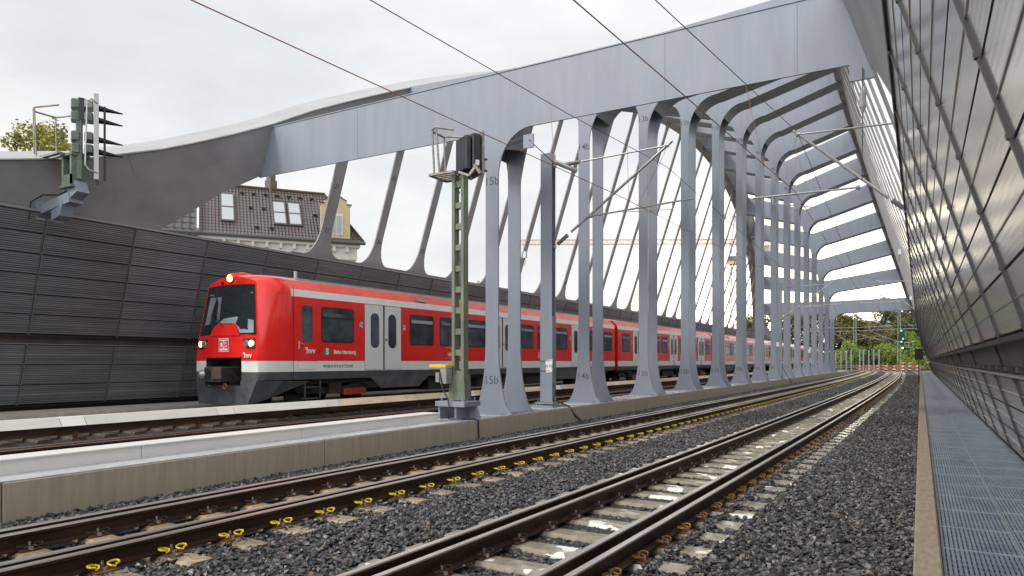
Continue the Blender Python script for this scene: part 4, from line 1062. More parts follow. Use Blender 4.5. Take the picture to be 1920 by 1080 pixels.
# ------------------------------------------------------------------ overhead line
def insulator(mb, p, q, r=.05, n=9):
    p, q = Vector(p), Vector(q)
    for k in range(n):
        c = p.lerp(q, (k + .5) / n); d = (q - p).normalized() * .012
        mb.tube([c - d, c + d], r, 10)
    mb.tube([p, q], r * .38, 6)
def hmast(Y, H, X=-9.66, label='', w=.19):
    t = thing('catenary_mast', label, 'overhead line mast', (X, Y, ZS), group='grey overhead line masts on the concrete kerb')
    mb = MB(); 
    mb.box(X - w, X + w, Y - .12, Y - .10, ZS + .15, H); mb.box(X - w, X + w, Y + .10, Y + .12, ZS + .15, H); mb.box(X - .008, X + .008, Y - .10, Y + .10, ZS + .15, H)
    for s_ in (-1, 1): mb.box(X + s_ * w - .012, X + s_ * w + .012, Y - .125, Y + .125, ZS + .15, H * .38)
    part('mast_profile', mb, M['steel'], t)
    mb = MB(); mb.box(X - .30, X + .30, Y - .28, Y + .28, ZS + .10, ZS + .14); mb.box(X - .42, X + .36, Y - .4, Y + .4, ZS + .002, ZS + .06)
    for a in (-.24, .24):
        for b_ in (-.2, .2): mb.tube([(X + a, Y + b_, ZS + .03), (X + a, Y + b_, ZS + .19)], .018, 6)
    part('base_plate', mb, M['steel'], t)
    mb = MB()
    for s_ in (-1, 1): mb.prism([(s_ * w + X, ZS + .15), (X + s_ * (w + .09), ZS + .15), (X + s_ * w, ZS + .75)], 'y', Y - .01, Y + .01)
    part('gusset', mb, M['steel'], t)
    return t
def cantilever(label, root_lo, root_hi, tip, arm0, arm1, ctip, lean=0):
    """diagonal tube from root_lo to tip, top tube from root_hi, registration tube arm0-arm1, steady arm to ctip"""
    t = thing('cantilever', label, 'cantilever', root_lo, group='cantilever arms of the overhead line')
    a, b_, c = Vector(root_lo), Vector(root_hi), Vector(tip)
    mb = MB(); p = a.lerp(c, .16); mb.tube([p, c + (c - a).normalized() * .18], .038, 10); part('diagonal_tube', mb, M['galv'], t)
    mb = MB(); insulator(mb, a.lerp(c, .03), a.lerp(c, .13), .062, 11); part('insulator', mb, M['insul'], t)
    mb = MB(); q = b_.lerp(c, .26); mb.tube([q, c.lerp(b_, .02)], .024, 8); part('top_tube', mb, M['galv'], t)
    mb = MB(); insulator(mb, b_.lerp(c, .08), b_.lerp(c, .24), .06, 11); part('insulator', mb, M['insul'], t)
    mb = MB(); mb.tube([arm0, arm1], .026, 8); part('registration_tube', mb, M['galv'], t)
    m1 = Vector(arm0).lerp(Vector(arm1), .80)
    mb = MB(); mb.tube([m1 + Vector((0, 0, .0)), m1 - Vector((0, 0, .22))], .015, 6); mb.tube([m1 - Vector((0, 0, .2)), Vector(ctip)], .012, 6); part('steady_arm', mb, M['galv'], t)
    mb = MB()
    mb.tube([c, c + Vector((-.1, 0, -.25)), Vector(arm0).lerp(Vector(arm1), .45)], .006, 5); part('dropper', mb, M['copper'], t)
    mb = MB()
    for v in (a, b_, c, Vector(arm0)): mb.tube([v - Vector((.05, 0, 0)), v + Vector((.05, 0, 0))], .055, 8)
    part('clamp', mb, M['galv'], t)
    return t
M['insul'] = mat('grey_insulator', (.30, .29, .29), .35)
m1 = hmast(18.8, 7.85, label='grey steel overhead line mast with a paper sheet, between portal frames 15b and 14b')
hmast(58.8, 7.8, label='thin grey overhead line mast far down the row of portal frames')
cantilever('left cantilever arm reaching right from the nearest mast over the middle track', (-9.45, 18.8, 5.05), (-9.45, 18.8, 7.45), (-6.0, 18.8, 7.55), (-8.25, 18.8, 5.85), (-5.25, 18.8, 6.02), (-7.3, 18.8, 5.86))
cantilever('small far cantilever arm reaching right from the thin far mast', (-9.45, 58.8, 5.05), (-9.45, 58.8, 7.45), (-6.0, 58.8, 7.55), (-8.25, 58.8, 5.85), (-5.25, 58.8, 6.02), (-7.0, 58.8, 5.86))
for Yc, lb in ((19.6, 'near cantilever arm reaching left from the right noise barrier over the near track'), (58.8, 'second cantilever arm from the right noise barrier, seen under the far portal beams'), (98, 'farthest cantilever arm from the right side, in front of the trees')):
    cantilever(lb, (-.28, Yc, 5.3), (.15, Yc, 7.45), (-2.75, Yc, 7.55), (-1.35, Yc, 6.0), (-3.9, Yc, 6.02), (-2.3, Yc, 5.6))
# paper sheet tied to the mast
ps = thing('paper_notice', 'white paper sheet tied to the grey mast', 'notice', (-9.46, 18.67, 1.5))
mb = MB(); mb.add([(-9.68, 18.665, 1.68), (-9.44, 18.655, 1.70), (-9.45, 18.65, 1.32), (-9.66, 18.668, 1.30), (-9.68, 18.670, 1.68), (-9.44, 18.660, 1.70), (-9.45, 18.655, 1.32), (-9.66, 18.673, 1.30)],
                  [(0, 1, 2, 3), (4, 7, 6, 5)]); part('sheet', mb, M['paper'], ps, norm=False)
part('lettering', text_at('N 7b', .12, (-9.56, 18.65, 1.50), (1, 0, 0), (0, 0, 1), thick=.003), M['stencil'], ps)
mb = MB()
for z in (1.36, 1.66): mb.tube([(-9.86, 18.66, z), (-9.46, 18.66, z), (-9.46, 18.94, z), (-9.86, 18.94, z), (-9.86, 18.66, z)], .008, 5)
part('tie_wire', mb, M['cable'], ps)
# wires
def wire(name, pts, r, m, label):
    mb = MB(); mb.tube(pts, r, 6); o = part(name, mb, m); tag(o, label, 'wire', 'overhead wires above the tracks')
def catx(pts, sag=.0, n=8):
    return pts
wire('contact_wire', [(-7.45, -2, 5.75), (-7.3, 5.2, 5.83), (-6.62, 17.0, 5.85), (-6.1, 40, 5.9), (-6.9, 80, 5.9), (-9.5, 150, 5.9)], .008, M['copper'], 'copper contact wire over the middle track, leftmost of the overhead wires')
wire('messenger_wire', [(-7.2, -4, 6.95), (-7.0, 7.7, 6.95), (-6.9, 14.5, 7.25), (-6.55, 20.5, 7.45), (-6.4, 40, 6.6), (-6.5, 58.8, 7.5), (-7.5, 80, 6.7), (-9.3, 120, 7.5)], .008, M['darkwire'], 'dark carrying wire above the middle track, second from the left')
wire('contact_wire', [(-3.2, -2, 5.35), (-3.1, 6.6, 5.38), (-2.5, 17.2, 5.55), (-2.9, 40, 5.5), (-2.6, 58.8, 5.5), (-3.6, 90, 5.5), (-5.2, 130, 5.5)], .008, M['copper'], 'copper contact wire over the near track, third from the left')
wire('messenger_wire', [(-3.4, -2, 6.3), (-3.3, 8.9, 6.72), (-2.78, 19.6, 7.62), (-3.0, 40, 6.4), (-2.75, 58.8, 7.5), (-3.6, 80, 6.4), (-4.6, 120, 7.4)], .008, M['darkwire'], 'dark carrying wire over the near track, rightmost of the overhead wires')
def dropper(p, q, label):
    mb = MB(); mb.tube([p, q], .005, 5); mb.tube([Vector(q) + Vector((0, 0, -.03)), Vector(q) + Vector((0, 0, .03))], .02, 6)
    o = part('dropper_wire', mb, M['copper']); tag(o, label, 'wire', 'droppers between carrying wires and contact wires')
dropper((-6.93, 13.6, 7.2), (-6.83, 13.6, 5.86), 'thin dropper wire hanging in front of the nearest portal beam')
dropper((-3.03, 14.5, 7.19), (-2.68, 14.5, 5.52), 'thin dropper wire hanging in front of the far left haunches')
dropper((-6.7, 17.6, 7.35), (-6.65, 17.6, 5.88), 'thin dropper wire just before the left cantilever arm')
# stay from the portal clamp to the mast, and hanging weights at the right arch
st = thing('clamp_stay', 'stay rod and turnbuckle from the portal beam down to the grey mast top', 'stay', (-8.4, 15.4, 7.1))
mb = MB(); mb.box(-8.62, -8.34, 15.42, 15.47, 6.98, 7.32); part('clamp_plate', mb, M['steel'], st)
mb = MB(); mb.tube([(-8.42, 15.36, 7.15), (-9.42, 18.62, 7.55)], .012, 6); part('rod', mb, M['darkwire'], st)
mb = MB(); mb.tube([(-9.40, 18.64, 7.56), (-8.75, 18.9, 7.25)], .07, 8); part('turnbuckle', mb, M['galv'], st)
iw = thing('hanging_insulator', 'white insulator hanging on a wire from the right end of the nearest beam', 'insulator', (-.98, 15.3, 7.3))
mb = MB(); mb.box(-1.22, -.78, 15.40, 15.46, 7.18, 7.72); part('clamp_plate', mb, M['steel'], iw)
mb = MB(); mb.tube([(-.98, 15.36, 7.4), (-.98, 15.36, 6.9)], .010, 6); mb.tube([(-.98, 15.36, 6.5), (-1.0, 15.5, 5.2)], .008, 6); part('hanger_wire', mb, M['darkwire'], iw)
mb = MB(); mb.tube([(-.98, 15.36, 6.96), (-.98, 15.36, 6.88), (-.98, 15.36, 6.62), (-.98, 15.36, 6.50)], [.03, .065, .065, .02], 10); part('insulator_body', mb, M['insul'], iw)

# ------------------------------------------------------------------ signals
def cage(t, x0, x1, y0, y1, z0, z1, m, r=.028, post=None):
    fl = MB()
    for k in range(5):
        yy = y0 + (y1 - y0) * (k + .5) / 5; fl.box(x0, x1, yy - .03, yy + .03, z0 - .01, z0 + .02)
    for (a, b_, c, d) in ((x0, x1, y0, y0), (x0, x1, y1, y1), (x0, x0, y0, y1), (x1, x1, y0, y1)): fl.quadbox((a, c, z0), (b_, d, z0), .05, .05)
    part('cage_floor', fl, m, t)
    mb = MB()
    top = [(x1, y0, z1 - .12), (x0 + .2, y0, z1 + .02), (x0 + .05, y0 + .05, z1), (x0, y0 + .15, z1 - .02), (x0, y1 - .1, z1 - .02), (x0 + .15, y1, z1), (x1, y1, z1 - .12)]
    mb.tube(top, r, 6); mid = [(x, y, z - .14) for x, y, z in top]
    part('cage_rail', mb, m, t)
    mb = MB()
    for p in (top[2], top[4], top[1]): mb.tube([(p[0] + (.06 if p[0] < x0 + .1 else .1), p[1], z0), p], r * .9, 6)
    part('cage_upright', mb, m, t)
M['rustgalv'] = mat('weathered_cage_steel', (.20, .18, .16), .55, .5, .5, noise=9, col2=(.36, .34, .32))
SX, SYY = -9.5, 13.9
sm_ = thing('signal_mast', 'green lattice signal mast with a black signal head and rusty cage on the kerb', 'railway signal', (SX, SYY, ZS))
mb = MB()
for s_ in (-1, 1):
    mb.box(SX + s_ * .13 - .04, SX + s_ * .13 + .04, SYY - .10, SYY + .10, ZS + .45, 6.1)
part('mast_channel', mb, M['green'], sm_)
mb = MB(); z = ZS + 1.0
while z < 6.0: mb.box(SX - .11, SX + .11, SYY - .07, SYY - .055, z, z + .14); mb.box(SX - .11, SX + .11, SYY + .055, SYY + .07, z, z + .14); z += .50
part('batten_plate', mb, M['green'], sm_)
mb = MB(); mb.prism([(SX - .24, ZS + .45), (SX + .24, ZS + .45), (SX + .20, ZS + 1.05), (SX - .20, ZS + 1.05)], 'y', SYY - .14, SYY + .14); part('mast_foot', mb, M['green'], sm_)
mb = MB(); mb.bbox(SX - .48, SX + .36, SYY - .35, SYY + .35, ZS + .30, ZS + .42, .01); mb.box(SX + .05, SX + .10, SYY - .30, SYY + .30, ZS, ZS + .30); mb.box(SX - .42, SX - .37, SYY - .30, SYY + .30, ZS, ZS + .30)
mb.prism([(SX + .05, ZS), (SX + .42, ZS), (SX + .30, ZS + .30), (SX + .05, ZS + .30)], 'y', SYY + .24, SYY + .28)
for a in (-.35, .25):
    for b_ in (-.25, .25): mb.tube([(SX + a, SYY + b_, ZS + .40), (SX + a, SYY + b_, ZS + .50)], .022, 6)
part('mast_pedestal', mb, M['steel'], sm_)
cage(sm_, SX - .72, SX - .02, SYY - .25, SYY + .45, 6.12, 7.22, M['rustgalv'])
mb = MB(); mb.bbox(SX + .02, SX + .17, SYY - .28, SYY + .30, 6.20, 7.00, .03); mb.bbox(SX + .19, SX + .42, SYY - .30, SYY + .32, 6.16, 7.06, .03); hd = part('signal_head', mb, M['blackgloss'], sm_)
mb = MB(); mb.box(SX + .26, SX + .36, SYY - .305, SYY - .298, 6.30, 6.42); part('sticker', mb, M['paper'], hd)
mb = MB(); mb.box(SX + .44, SX + .47, SYY - .36, SYY + .38, 6.10, 7.12); part('backboard', mb, M['rustgalv'], hd)
for z in (6.30, 6.58):
    mb = MB(); n1 = 9; v1 = [(SX + .46, SYY + .12 + .11 * math.cos(R(180 * k / 8)), z + .11 * math.sin(R(180 * k / 8))) for k in range(n1)]
    v2 = [(SX + .80, SYY + .12 + .03 * math.cos(R(180 * k / 8)), z + .00 + .03 * math.sin(R(180 * k / 8))) for k in range(n1)]
    mb.add(v1 + v2, [(k, k + 1, n1 + k + 1, n1 + k) for k in range(n1 - 1)] + [tuple(range(n1 - 1, -1, -1))]); part('hood', mb, M['black'], hd, norm=False)
mb = MB(); mb.quadbox((SX + .1, SYY - .2, 6.10), (SX + .40, SYY - .2, 5.98), .05, .05); mb.quadbox((SX + .40, SYY - .2, 5.98), (SX + .60, SYY - .2, 6.18), .06, .06); mb.quadbox((SX + .56, SYY - .2, 6.20), (SX + .72, SYY - .2, 5.98), .10, .05); part('head_bracket', mb, M['rustgalv'], sm_)
mb = MB(); mb.tube([(SX + .05, SYY - .2, 6.15), (SX + .0, SYY - .22, 5.9), (SX + .1, SYY - .15, 5.6)], .014, 5); part('signal_cable', mb, M['cable'], sm_)
hd.rotation_euler = (0, 0, R(60)); hd.location = Vector(hd.location)
yd = thing('track_device', 'small yellow topped device on a bracket beside the signal mast foot', 'device box', (SX - .35, SYY - .3, 1.4))
mb = MB(); mb.bbox(SX - .62, SX - .12, SYY - .42, SYY - .12, 1.50, 1.57, .02); part('cover', mb, M['crane_y'], yd)
mb = MB(); mb.bbox(SX - .30, SX - .12, SYY - .40, SYY - .15, 1.12, 1.49, .01); mb.bbox(SX - .45, SX - .34, SYY - .38, SYY - .2, 1.15, 1.38, .01); part('bracket', mb, M['galv'], yd)
mb = MB(); mb.tube([(SX - .3, SYY - .41, 1.4), (SX - .2, SYY - .43, 1.0), (SX - .05, SYY - .42, .75), (SX + .02, SYY - .45, .50), (SX - .02, SYY - .45, .30), (SX + .3, SYY - .40, ZS + .02), (-9.02, SYY - .1, ZS + .015), (-8.985, SYY + .0, ZS - .02), (-8.98, SYY + .02, -.22)], .017, 6)
tag(part('cable', mb, M['cable']), 'black cable running from the signal mast foot down the concrete kerb', 'cable')
mb = MB(); mb.tube([(-9.40, 18.6, 1.0), (-9.30, 18.6, .8), (-9.35, 18.55, .5), (-9.2, 18.7, .42), (-9.02, 18.9, ZS + .03), (-8.98, 19.3, .0), (-8.94, 19.7, -.2)], .022, 6)
tag(part('cable', mb, M['cable']), 'black cable running from the grey mast foot down the concrete kerb', 'cable')
mb = MB(); mb.tube([(-9.42, 58.6, 1.2), (-9.2, 58.8, .7), (-9.0, 59.4, .28), (-8.95, 60.2, -.2)], .022, 6)
tag(part('cable', mb, M['cable']), 'black cable at the foot of the thin far mast', 'cable')
# left signal on a bracket from the noise barrier
lx, ly = -17.75, 9.5
ls = thing('bracket_signal', 'green railway signal on a grey bracket from the top of the left noise barrier', 'railway signal', (lx, ly, 5.5))
mb = MB(); mb.quadbox((-18.95, ly - .1, 5.42), (lx - .05, ly, 5.62), .34, .24); mb.quadbox((lx - .5, ly, 5.56), (lx + .22, ly, 5.86), .30, .30)
mb.prism([(-18.55, 5.40), (-18.0, 5.52), (-18.15, 5.20), (-18.5, 5.12)], 'y', ly - .2, ly + .1)
mb.box(-18.98, -18.92, ly - .35, ly + .3, 5.16, 5.62)
part('support_arm', mb, M['steel'], ls)
mb = MB()
for y in (-.25, .2):
    for z in (5.25, 5.40, 5.53): mb.tube([(-18.93, ly + y, z), (-18.89, ly + y, z)], .025, 6)
part('bolt', mb, M['plate'], ls)
mb = MB(); mb.tube([(-18.95, ly - .5, 5.12), (-18.85, ly - .5, 5.55), (-18.6, ly - .35, 5.72), (-18.2, ly - .2, 5.70), (-17.9, ly - .15, 5.78)], .02, 6); part('signal_cable', mb, M['cable'], ls)
mb = MB(); 
for (a, b_) in ((-.30, -.22), (.06, .14)): mb.box(lx + a, lx + b_, ly - .2, ly + .2, 5.88, 6.70)
mb.box(lx - .34, lx + .20, ly - .24, ly + .24, 5.84, 5.89); mb.box(lx - .22, lx + .14, ly - .2, ly - .18, 5.9, 6.15); mb.box(lx - .34, lx + .18, ly - .22, ly + .22, 6.60, 6.66)
part('pedestal', mb, M['green2'], ls)
cage(ls, lx - 1.45, lx - .15, ly - .35, ly + .35, 6.66, 7.92, M['rustgalv'], .022)
mb = MB(); mb.bbox(lx - .02, lx + .12, ly - .18, ly + .2, 6.05, 7.98, .02); hb = part('head_frame', mb, M['green2'], ls)
for k, z in enumerate((6.70, 7.0, 7.48, 7.78)):
    for q, xo in enumerate((-.02, .26)):
        mb = MB(); mb.bbox(lx + xo - .10, lx + xo + .09, ly - .22 - .06 * q, ly + .12, z - .02 + .03 * q, z + .20, .03); part('lamp_housing', mb, M['green2'] if not (k == 3 and q) else M['insul'], hb)
mb = MB(); mb.bbox(lx + .02, lx + .18, ly - .2, ly + .3, 7.50, 8.02, .02); part('housing_cover', mb, M['blackgloss'], hb)
mb = MB(); mb.box(lx + .40, lx + .46, ly - .34, ly + .34, 6.05, 8.12); mb.box(lx + .36, lx + .46, ly - .36, ly - .32, 6.05, 8.12); part('backboard', mb, M['cap'], hb)
mb = MB(); mb.box(lx + .56, lx + .61, ly - .3, ly - .24, 6.05, 7.85); part('side_bar', mb, M['black'], hb)
mb = MB(); mb.tube([(lx + .44, ly - .36, 7.88), (lx + .30, ly - .42, 7.96), (lx + .22, ly - .42, 7.88), (lx + .18, ly - .42, 6.35), (lx + .26, ly - .42, 6.24), (lx + .44, ly - .36, 6.2)], .018, 6); part('grab_rail', mb, M['galv'], hb)
for z in (6.70, 7.0, 7.48, 7.78):
    mb = MB(); n1 = 9; v1 = [(lx + .46, ly + .0 + .13 * math.cos(R(180 * k / 8)), z + .06 + .11 * math.sin(R(180 * k / 8))) for k in range(n1)]
    v2 = [(lx + .98, ly + .0 + .03 * math.cos(R(180 * k / 8)), z + .04 + .02 * math.sin(R(180 * k / 8))) for k in range(n1)]
    mb.add(v1 + v2, [(k, k + 1, n1 + k + 1, n1 + k) for k in range(n1 - 1)] + [tuple(range(n1 - 1, -1, -1))]); part('hood', mb, M['black'], hb, norm=False)
hb.rotation_euler = (0, 0, R(60))
# small cabinets on the hangers and columns
def junction(x, y, z, label):
    t = thing('junction_box', label, 'junction box', (x, y, z), group='small pale junction boxes on the steelwork')
    mb = MB(); mb.bbox(x - .1, x + .1, y - .1, y + .1, z - .17, z + .17, .015); part('box', mb, M['paper'], t)
    mb = MB(); mb.tube([(x, y, z - .17), (x + .03, y, z - .35), (x - .02, y, z - .6)], .015, 5); part('lead', mb, M['cable'], t)
junction(-18.52, 33.3, 7.4, 'small grey box on a hanger left of the grey mast')
junction(-18.1, 53.4, 8.6, 'small grey box on a far hanger between the columns')
junction(-9.3, 55.9, 2.9, 'tiny white box with a lead on a far column')
junction(-9.3, 73.2, 2.6, 'tiny white box on one of the last columns')
junction(-1.2, 53.4, 8.9, 'small pale box on the hangers at the right, under a beam')
junction(-.8, 76.4, 7.6, 'lower pale box on the hangers at the far right')

# black signboard beside the walkway
bs_ = thing('black_signboard', 'black rectangular board on a thin post at the end of the walkway', 'sign', (-.12, 68, -.2))
mb = MB(); mb.tube([(-.12, 68, -.25), (-.12, 68, 2.0)], .04, 8); part('post', mb, M['black'], bs_)
mb = MB(); mb.bbox(-.42, .18, 67.93, 67.98, 1.75, 2.68, .01); part('board', mb, M['black'], bs_)

# ------------------------------------------------------------------ beyond the bridge
def lattice(name, label, r, d, base, H, m, w=.45, group=None):
    p = cs(r, d, base); t = thing(name, label, 'lattice mast', p, group=group)
    mb = MB(); w0 = w / 2
    for a in (-1, 1):
        for b_ in (-1, 1): mb.quadbox((p.x + a * w0, p.y + b_ * w0, p.z), (p.x + a * w0 * .6, p.y + b_ * w0 * .6, p.z + H), .10, .10, (1, 0, 0))
    part('mast_leg', mb, m, t)
    mb = MB(); z = 0; k = 0
    while z < H - .8:
        f0 = 1 - .4 * z / H; s_ = 1 if k % 2 else -1
        mb.quadbox((p.x - s_ * w0 * f0, p.y - w0 * f0, p.z + z), (p.x + s_ * w0 * f0, p.y - w0 * f0, p.z + z + .8), .06, .05)
        mb.quadbox((p.x - w0 * f0, p.y - s_ * w0 * f0, p.z + z), (p.x - w0 * f0, p.y + s_ * w0 * f0, p.z + z + .8), .06, .05, (1, 0, 0)); z += .8; k += 1
    part('bracing', mb, m, t)
    return t, p
M['mastgreen'] = mat('far_mast_green', (.16, .23, .19), .6, noise=3, col2=(.24, .31, .27))
def rd(px, d): return (px - 960) / F * d
t1, p1 = lattice('lattice_mast', 'green lattice mast among the trees behind the last portal frame', rd(1603, 150), 150, -1.9, 12.2, M['mastgreen'], .6, 'green lattice masts beyond the bridge')
t2, p2 = lattice('lattice_mast', 'green lattice mast with a lit green signal at the far right', rd(1686, 140), 140, -1.9, 12.6, M['mastgreen'], .6, 'green lattice masts beyond the bridge')
mb = MB()
for z in (8.3, 9.0): mb.tube([p1 + Vector((-9, -2, z)), p1 + Vector((0, 0, z)), p2 + Vector((0, 0, z)), p2 + Vector((4, 1, z))], .05, 6)
tag(part('span_wire', mb, M['galv']), 'pair of cross span tubes between the two green lattice masts', 'span wire')
def farcant(px, d, k0, px2, k1, label):
    mb = MB(); a = cs(rd(px, d), d, k0); b_ = cs(rd(px2, d), d, k1); mb.tube([a, b_], .05, 6)
    c = a.lerp(b_, .55); mb.tube([a + Vector((0, 0, -1.6)), c], .035, 6)
    tag(part('far_cantilever', mb, M['galv']), label, 'cantilever', 'far cantilever arms among the trees')
farcant(1686, 138, 3.7, 1630, 5.9, 'grey cantilever pointing up left from the signal lattice mast')
farcant(1603, 149, 3.2, 1562, 6.0, 'grey cantilever pointing left from the left lattice mast')
farcant(1603, 150, 6.0, 1650, 4.4, 'grey cantilever pointing right from the left lattice mast')
q = p2 + Vector((.5, -1.2, 0))
fs_ = thing('far_signal', 'black signal head showing green lights on the far lattice mast', 'railway signal', q)
mb = MB(); mb.bbox(q.x - .4, q.x + .4, q.y, q.y + .3, q.z + 5.0, q.z + 8.2, .05); part('signal_head', mb, M['black'], fs_)
for (dx, z, m_) in ((-.1, 7.9, 'sigglow'), (.2, 6.3, 'sigglow'), (-.1, 5.7, 'sigglow'), (.1, 4.5, 'whiteglow')):
    mb = MB(); mb.tube([(q.x + dx, q.y - .03, q.z + z), (q.x + dx, q.y + .02, q.z + z)], .14, 12); part('lens', mb, M[m_], fs_)
mb = MB(); 
for z in (4.6, 5.6): mb.tube([(q.x + .5, q.y, q.z + z), (q.x + 1.9, q.y - .3, q.z + z)], .035, 6)
for x in (.5, 1.2, 1.9): mb.tube([(q.x + x, q.y - .1, q.z + 4.6), (q.x + x, q.y - .1, q.z + 5.6)], .035, 6)
part('service_cage', mb, M['galv'], fs_)
names = ['first', 'second', 'third', 'fourth', 'fifth', 'sixth', 'seventh', 'eighth', 'ninth', 'tenth']
for k, (px, d) in enumerate(((1567, 138), (1577, 136), (1587, 134), (1596, 128), (1612, 130), (1619, 127), (1629, 127), (1638, 126), (1648, 125))):
    p = cs(rd(px, d), d, -1.7); t = thing('steel_post', f'{names[k]} from the left of the bare grey posts standing beyond the bridge', 'post', p, group='bare grey steel posts beyond the bridge')
    mb = MB(); H = 3.7; mb.box(p.x - .1, p.x + .1, p.y - .10, p.y - .085, p.z, p.z + H); mb.box(p.x - .1, p.x + .1, p.y + .085, p.y + .1, p.z, p.z + H); mb.box(p.x - .01, p.x + .01, p.y - .085, p.y + .085, p.z, p.z + H)
    part('post_profile', mb, M['steel'], t); mb = MB(); mb.box(p.x - .18, p.x + .18, p.y - .18, p.y + .18, p.z - .1, p.z + .02); part('foot_plate', mb, M['steel'], t)
for k, (px, d, k0, ang) in enumerate(((1618, 122, -1.65, .1), (1636, 120, -1.65, .2), (1652, 117, -1.6, -.1), (1668, 114, -1.6, .15), (1684, 112, -1.6, -.2), (1700, 108, -1.6, .1), (1712, 104, -1.55, .2), (1700, 118, -1.1, 0))):
    p = cs(rd(px, d), d, k0); t = thing('site_barrier', f'red and white site barrier, {names[k]} from the left of those across the far tracks', 'barrier', p, group='red and white barriers beyond the bridge')
    ux = Vector((cT, sT * .6 + ang, 0)).normalized(); mb = MB(); mw = MB(); pp = MB()
    for z in (.30, .80):
        for q_ in range(6):
            a = p + ux * (-1.1 + q_ * .37); (mw if q_ % 3 == 1 else mb).quadbox(a + Vector((0, 0, z)), a + ux * .365 + Vector((0, 0, z)), .04, .09)
    for q_ in (-1.0, 1.0):
        a = p + ux * q_; pp.quadbox(a, a + Vector((0, 0, 1.1)), .06, .06, (1, 0, 0)); pp.box(a.x - .1, a.x + .1, a.y - .3, a.y + .3, a.z, a.z + .1)
    part('red_field', mb, M['barrier_red'], t); part('white_field', mw, M['paper'], t); part('barrier_leg', pp, M['barrier_red'], t)
rl = thing('site_railing', 'long brown and white railing across the end of the tracks below the trees', 'railing', cs(rd(1600, 145), 145, -1.9))
mb = MB(); a, b_ = cs(rd(1540, 150), 150, 0), cs(rd(1735, 130), 130, 0)
for z in (-.95, -1.3): mb.quadbox(a + Vector((0, 0, z)), b_ + Vector((0, 0, z)), .05, .09)
part('rail', mb, M['cap'], rl)
mb = MB()
for k in range(18):
    c = a.lerp(b_, k / 17); mb.quadbox(c + Vector((0, 0, -2.2)), c + Vector((0, 0, -.9)), .07, .07, (1, 0, 0))
part('railing_post', mb, M['plate'], rl)

# trees: tapered trunk, limbs, crown of small leaf faces in clumps
def tree(name, label, base, H, rad, z0, leaf, n=2600, size=.42, seed=1, cat='tree', group=None, limbs=7):
    rr = random.Random(seed); base = Vector(base); t = thing(name, label, cat, base, group=group)
    mb = MB(); tips = []
    mb.tube([base, base + Vector((rr.uniform(-.2, .2), rr.uniform(-.2, .2), z0 * .6)), base + Vector((rr.uniform(-.3, .3), 0, H * .8))], [rad * .07 + .08, rad * .05 + .05, .04], 8)
    cl = []
    for k in range(limbs * 4):
        a = rr.uniform(0, 6.283); u = rr.uniform(0, 1) ** .8; zz = z0 + (H - z0) * u
        ww = rad * (math.sin(math.pi * min(1, .18 + .82 * u)) ** .55 + .08) * rr.uniform(.35, 1.0)
        c = base + Vector((math.cos(a) * ww, math.sin(a) * ww, zz)); cl.append((c, rad * rr.uniform(.20, .42)))
        if k < limbs: mb.tube([base + Vector((0, 0, z0 * .7 + (zz - z0) * .4)), c], [.10 + rad * .01, .03], 5)
    part('trunk', mb, M['bark'], t)
    mb = MB()
    for k in range(n):
        c, r_ = cl[rr.randrange(len(cl))]
        d = Vector((rr.gauss(0, 1), rr.gauss(0, 1), rr.gauss(0, .8))); d = d.normalized() * r_ * rr.uniform(.35, 1.08) ** .6
        p = c + d; u = Vector((rr.gauss(0, 1), rr.gauss(0, 1), rr.gauss(0, .6))).normalized(); v = u.cross(Vector((rr.gauss(0, 1), rr.gauss(0, 1), rr.gauss(0, 1)))).normalized()
        s_ = size * rr.uniform(.5, 1.1)
        mb.add([p - u * s_ * .5, p + v * s_ * .32, p + u * s_ * .5, p - v * s_ * .32], [(0, 1, 2, 3)])
    part('crown', mb, LEAF[leaf], t, norm=False)
    return t
lt = cs(rd(88, 46), 46, 0)
tree('deciduous_tree', 'yellow green tree rising behind the left signal bracket', (lt.x, lt.y, -6), 22.6, 3.1, 15.5, 'yellow', 7500, .28, 5)
lt = cs(rd(40, 52), 52, 0)
tree('deciduous_tree', 'small yellow green tree top at the far left edge of the arch', (lt.x, lt.y, -6), 21.3, 1.6, 17, 'yellow', 1500, .30, 8)
lt = cs(rd(902, 95), 95, 0)
tree('deciduous_tree', 'small tree top seen just behind column 15b above the noise barrier', (lt.x, lt.y, -6), 18.6, 2.2, 12, 'yellow', 1500, .35, 9)
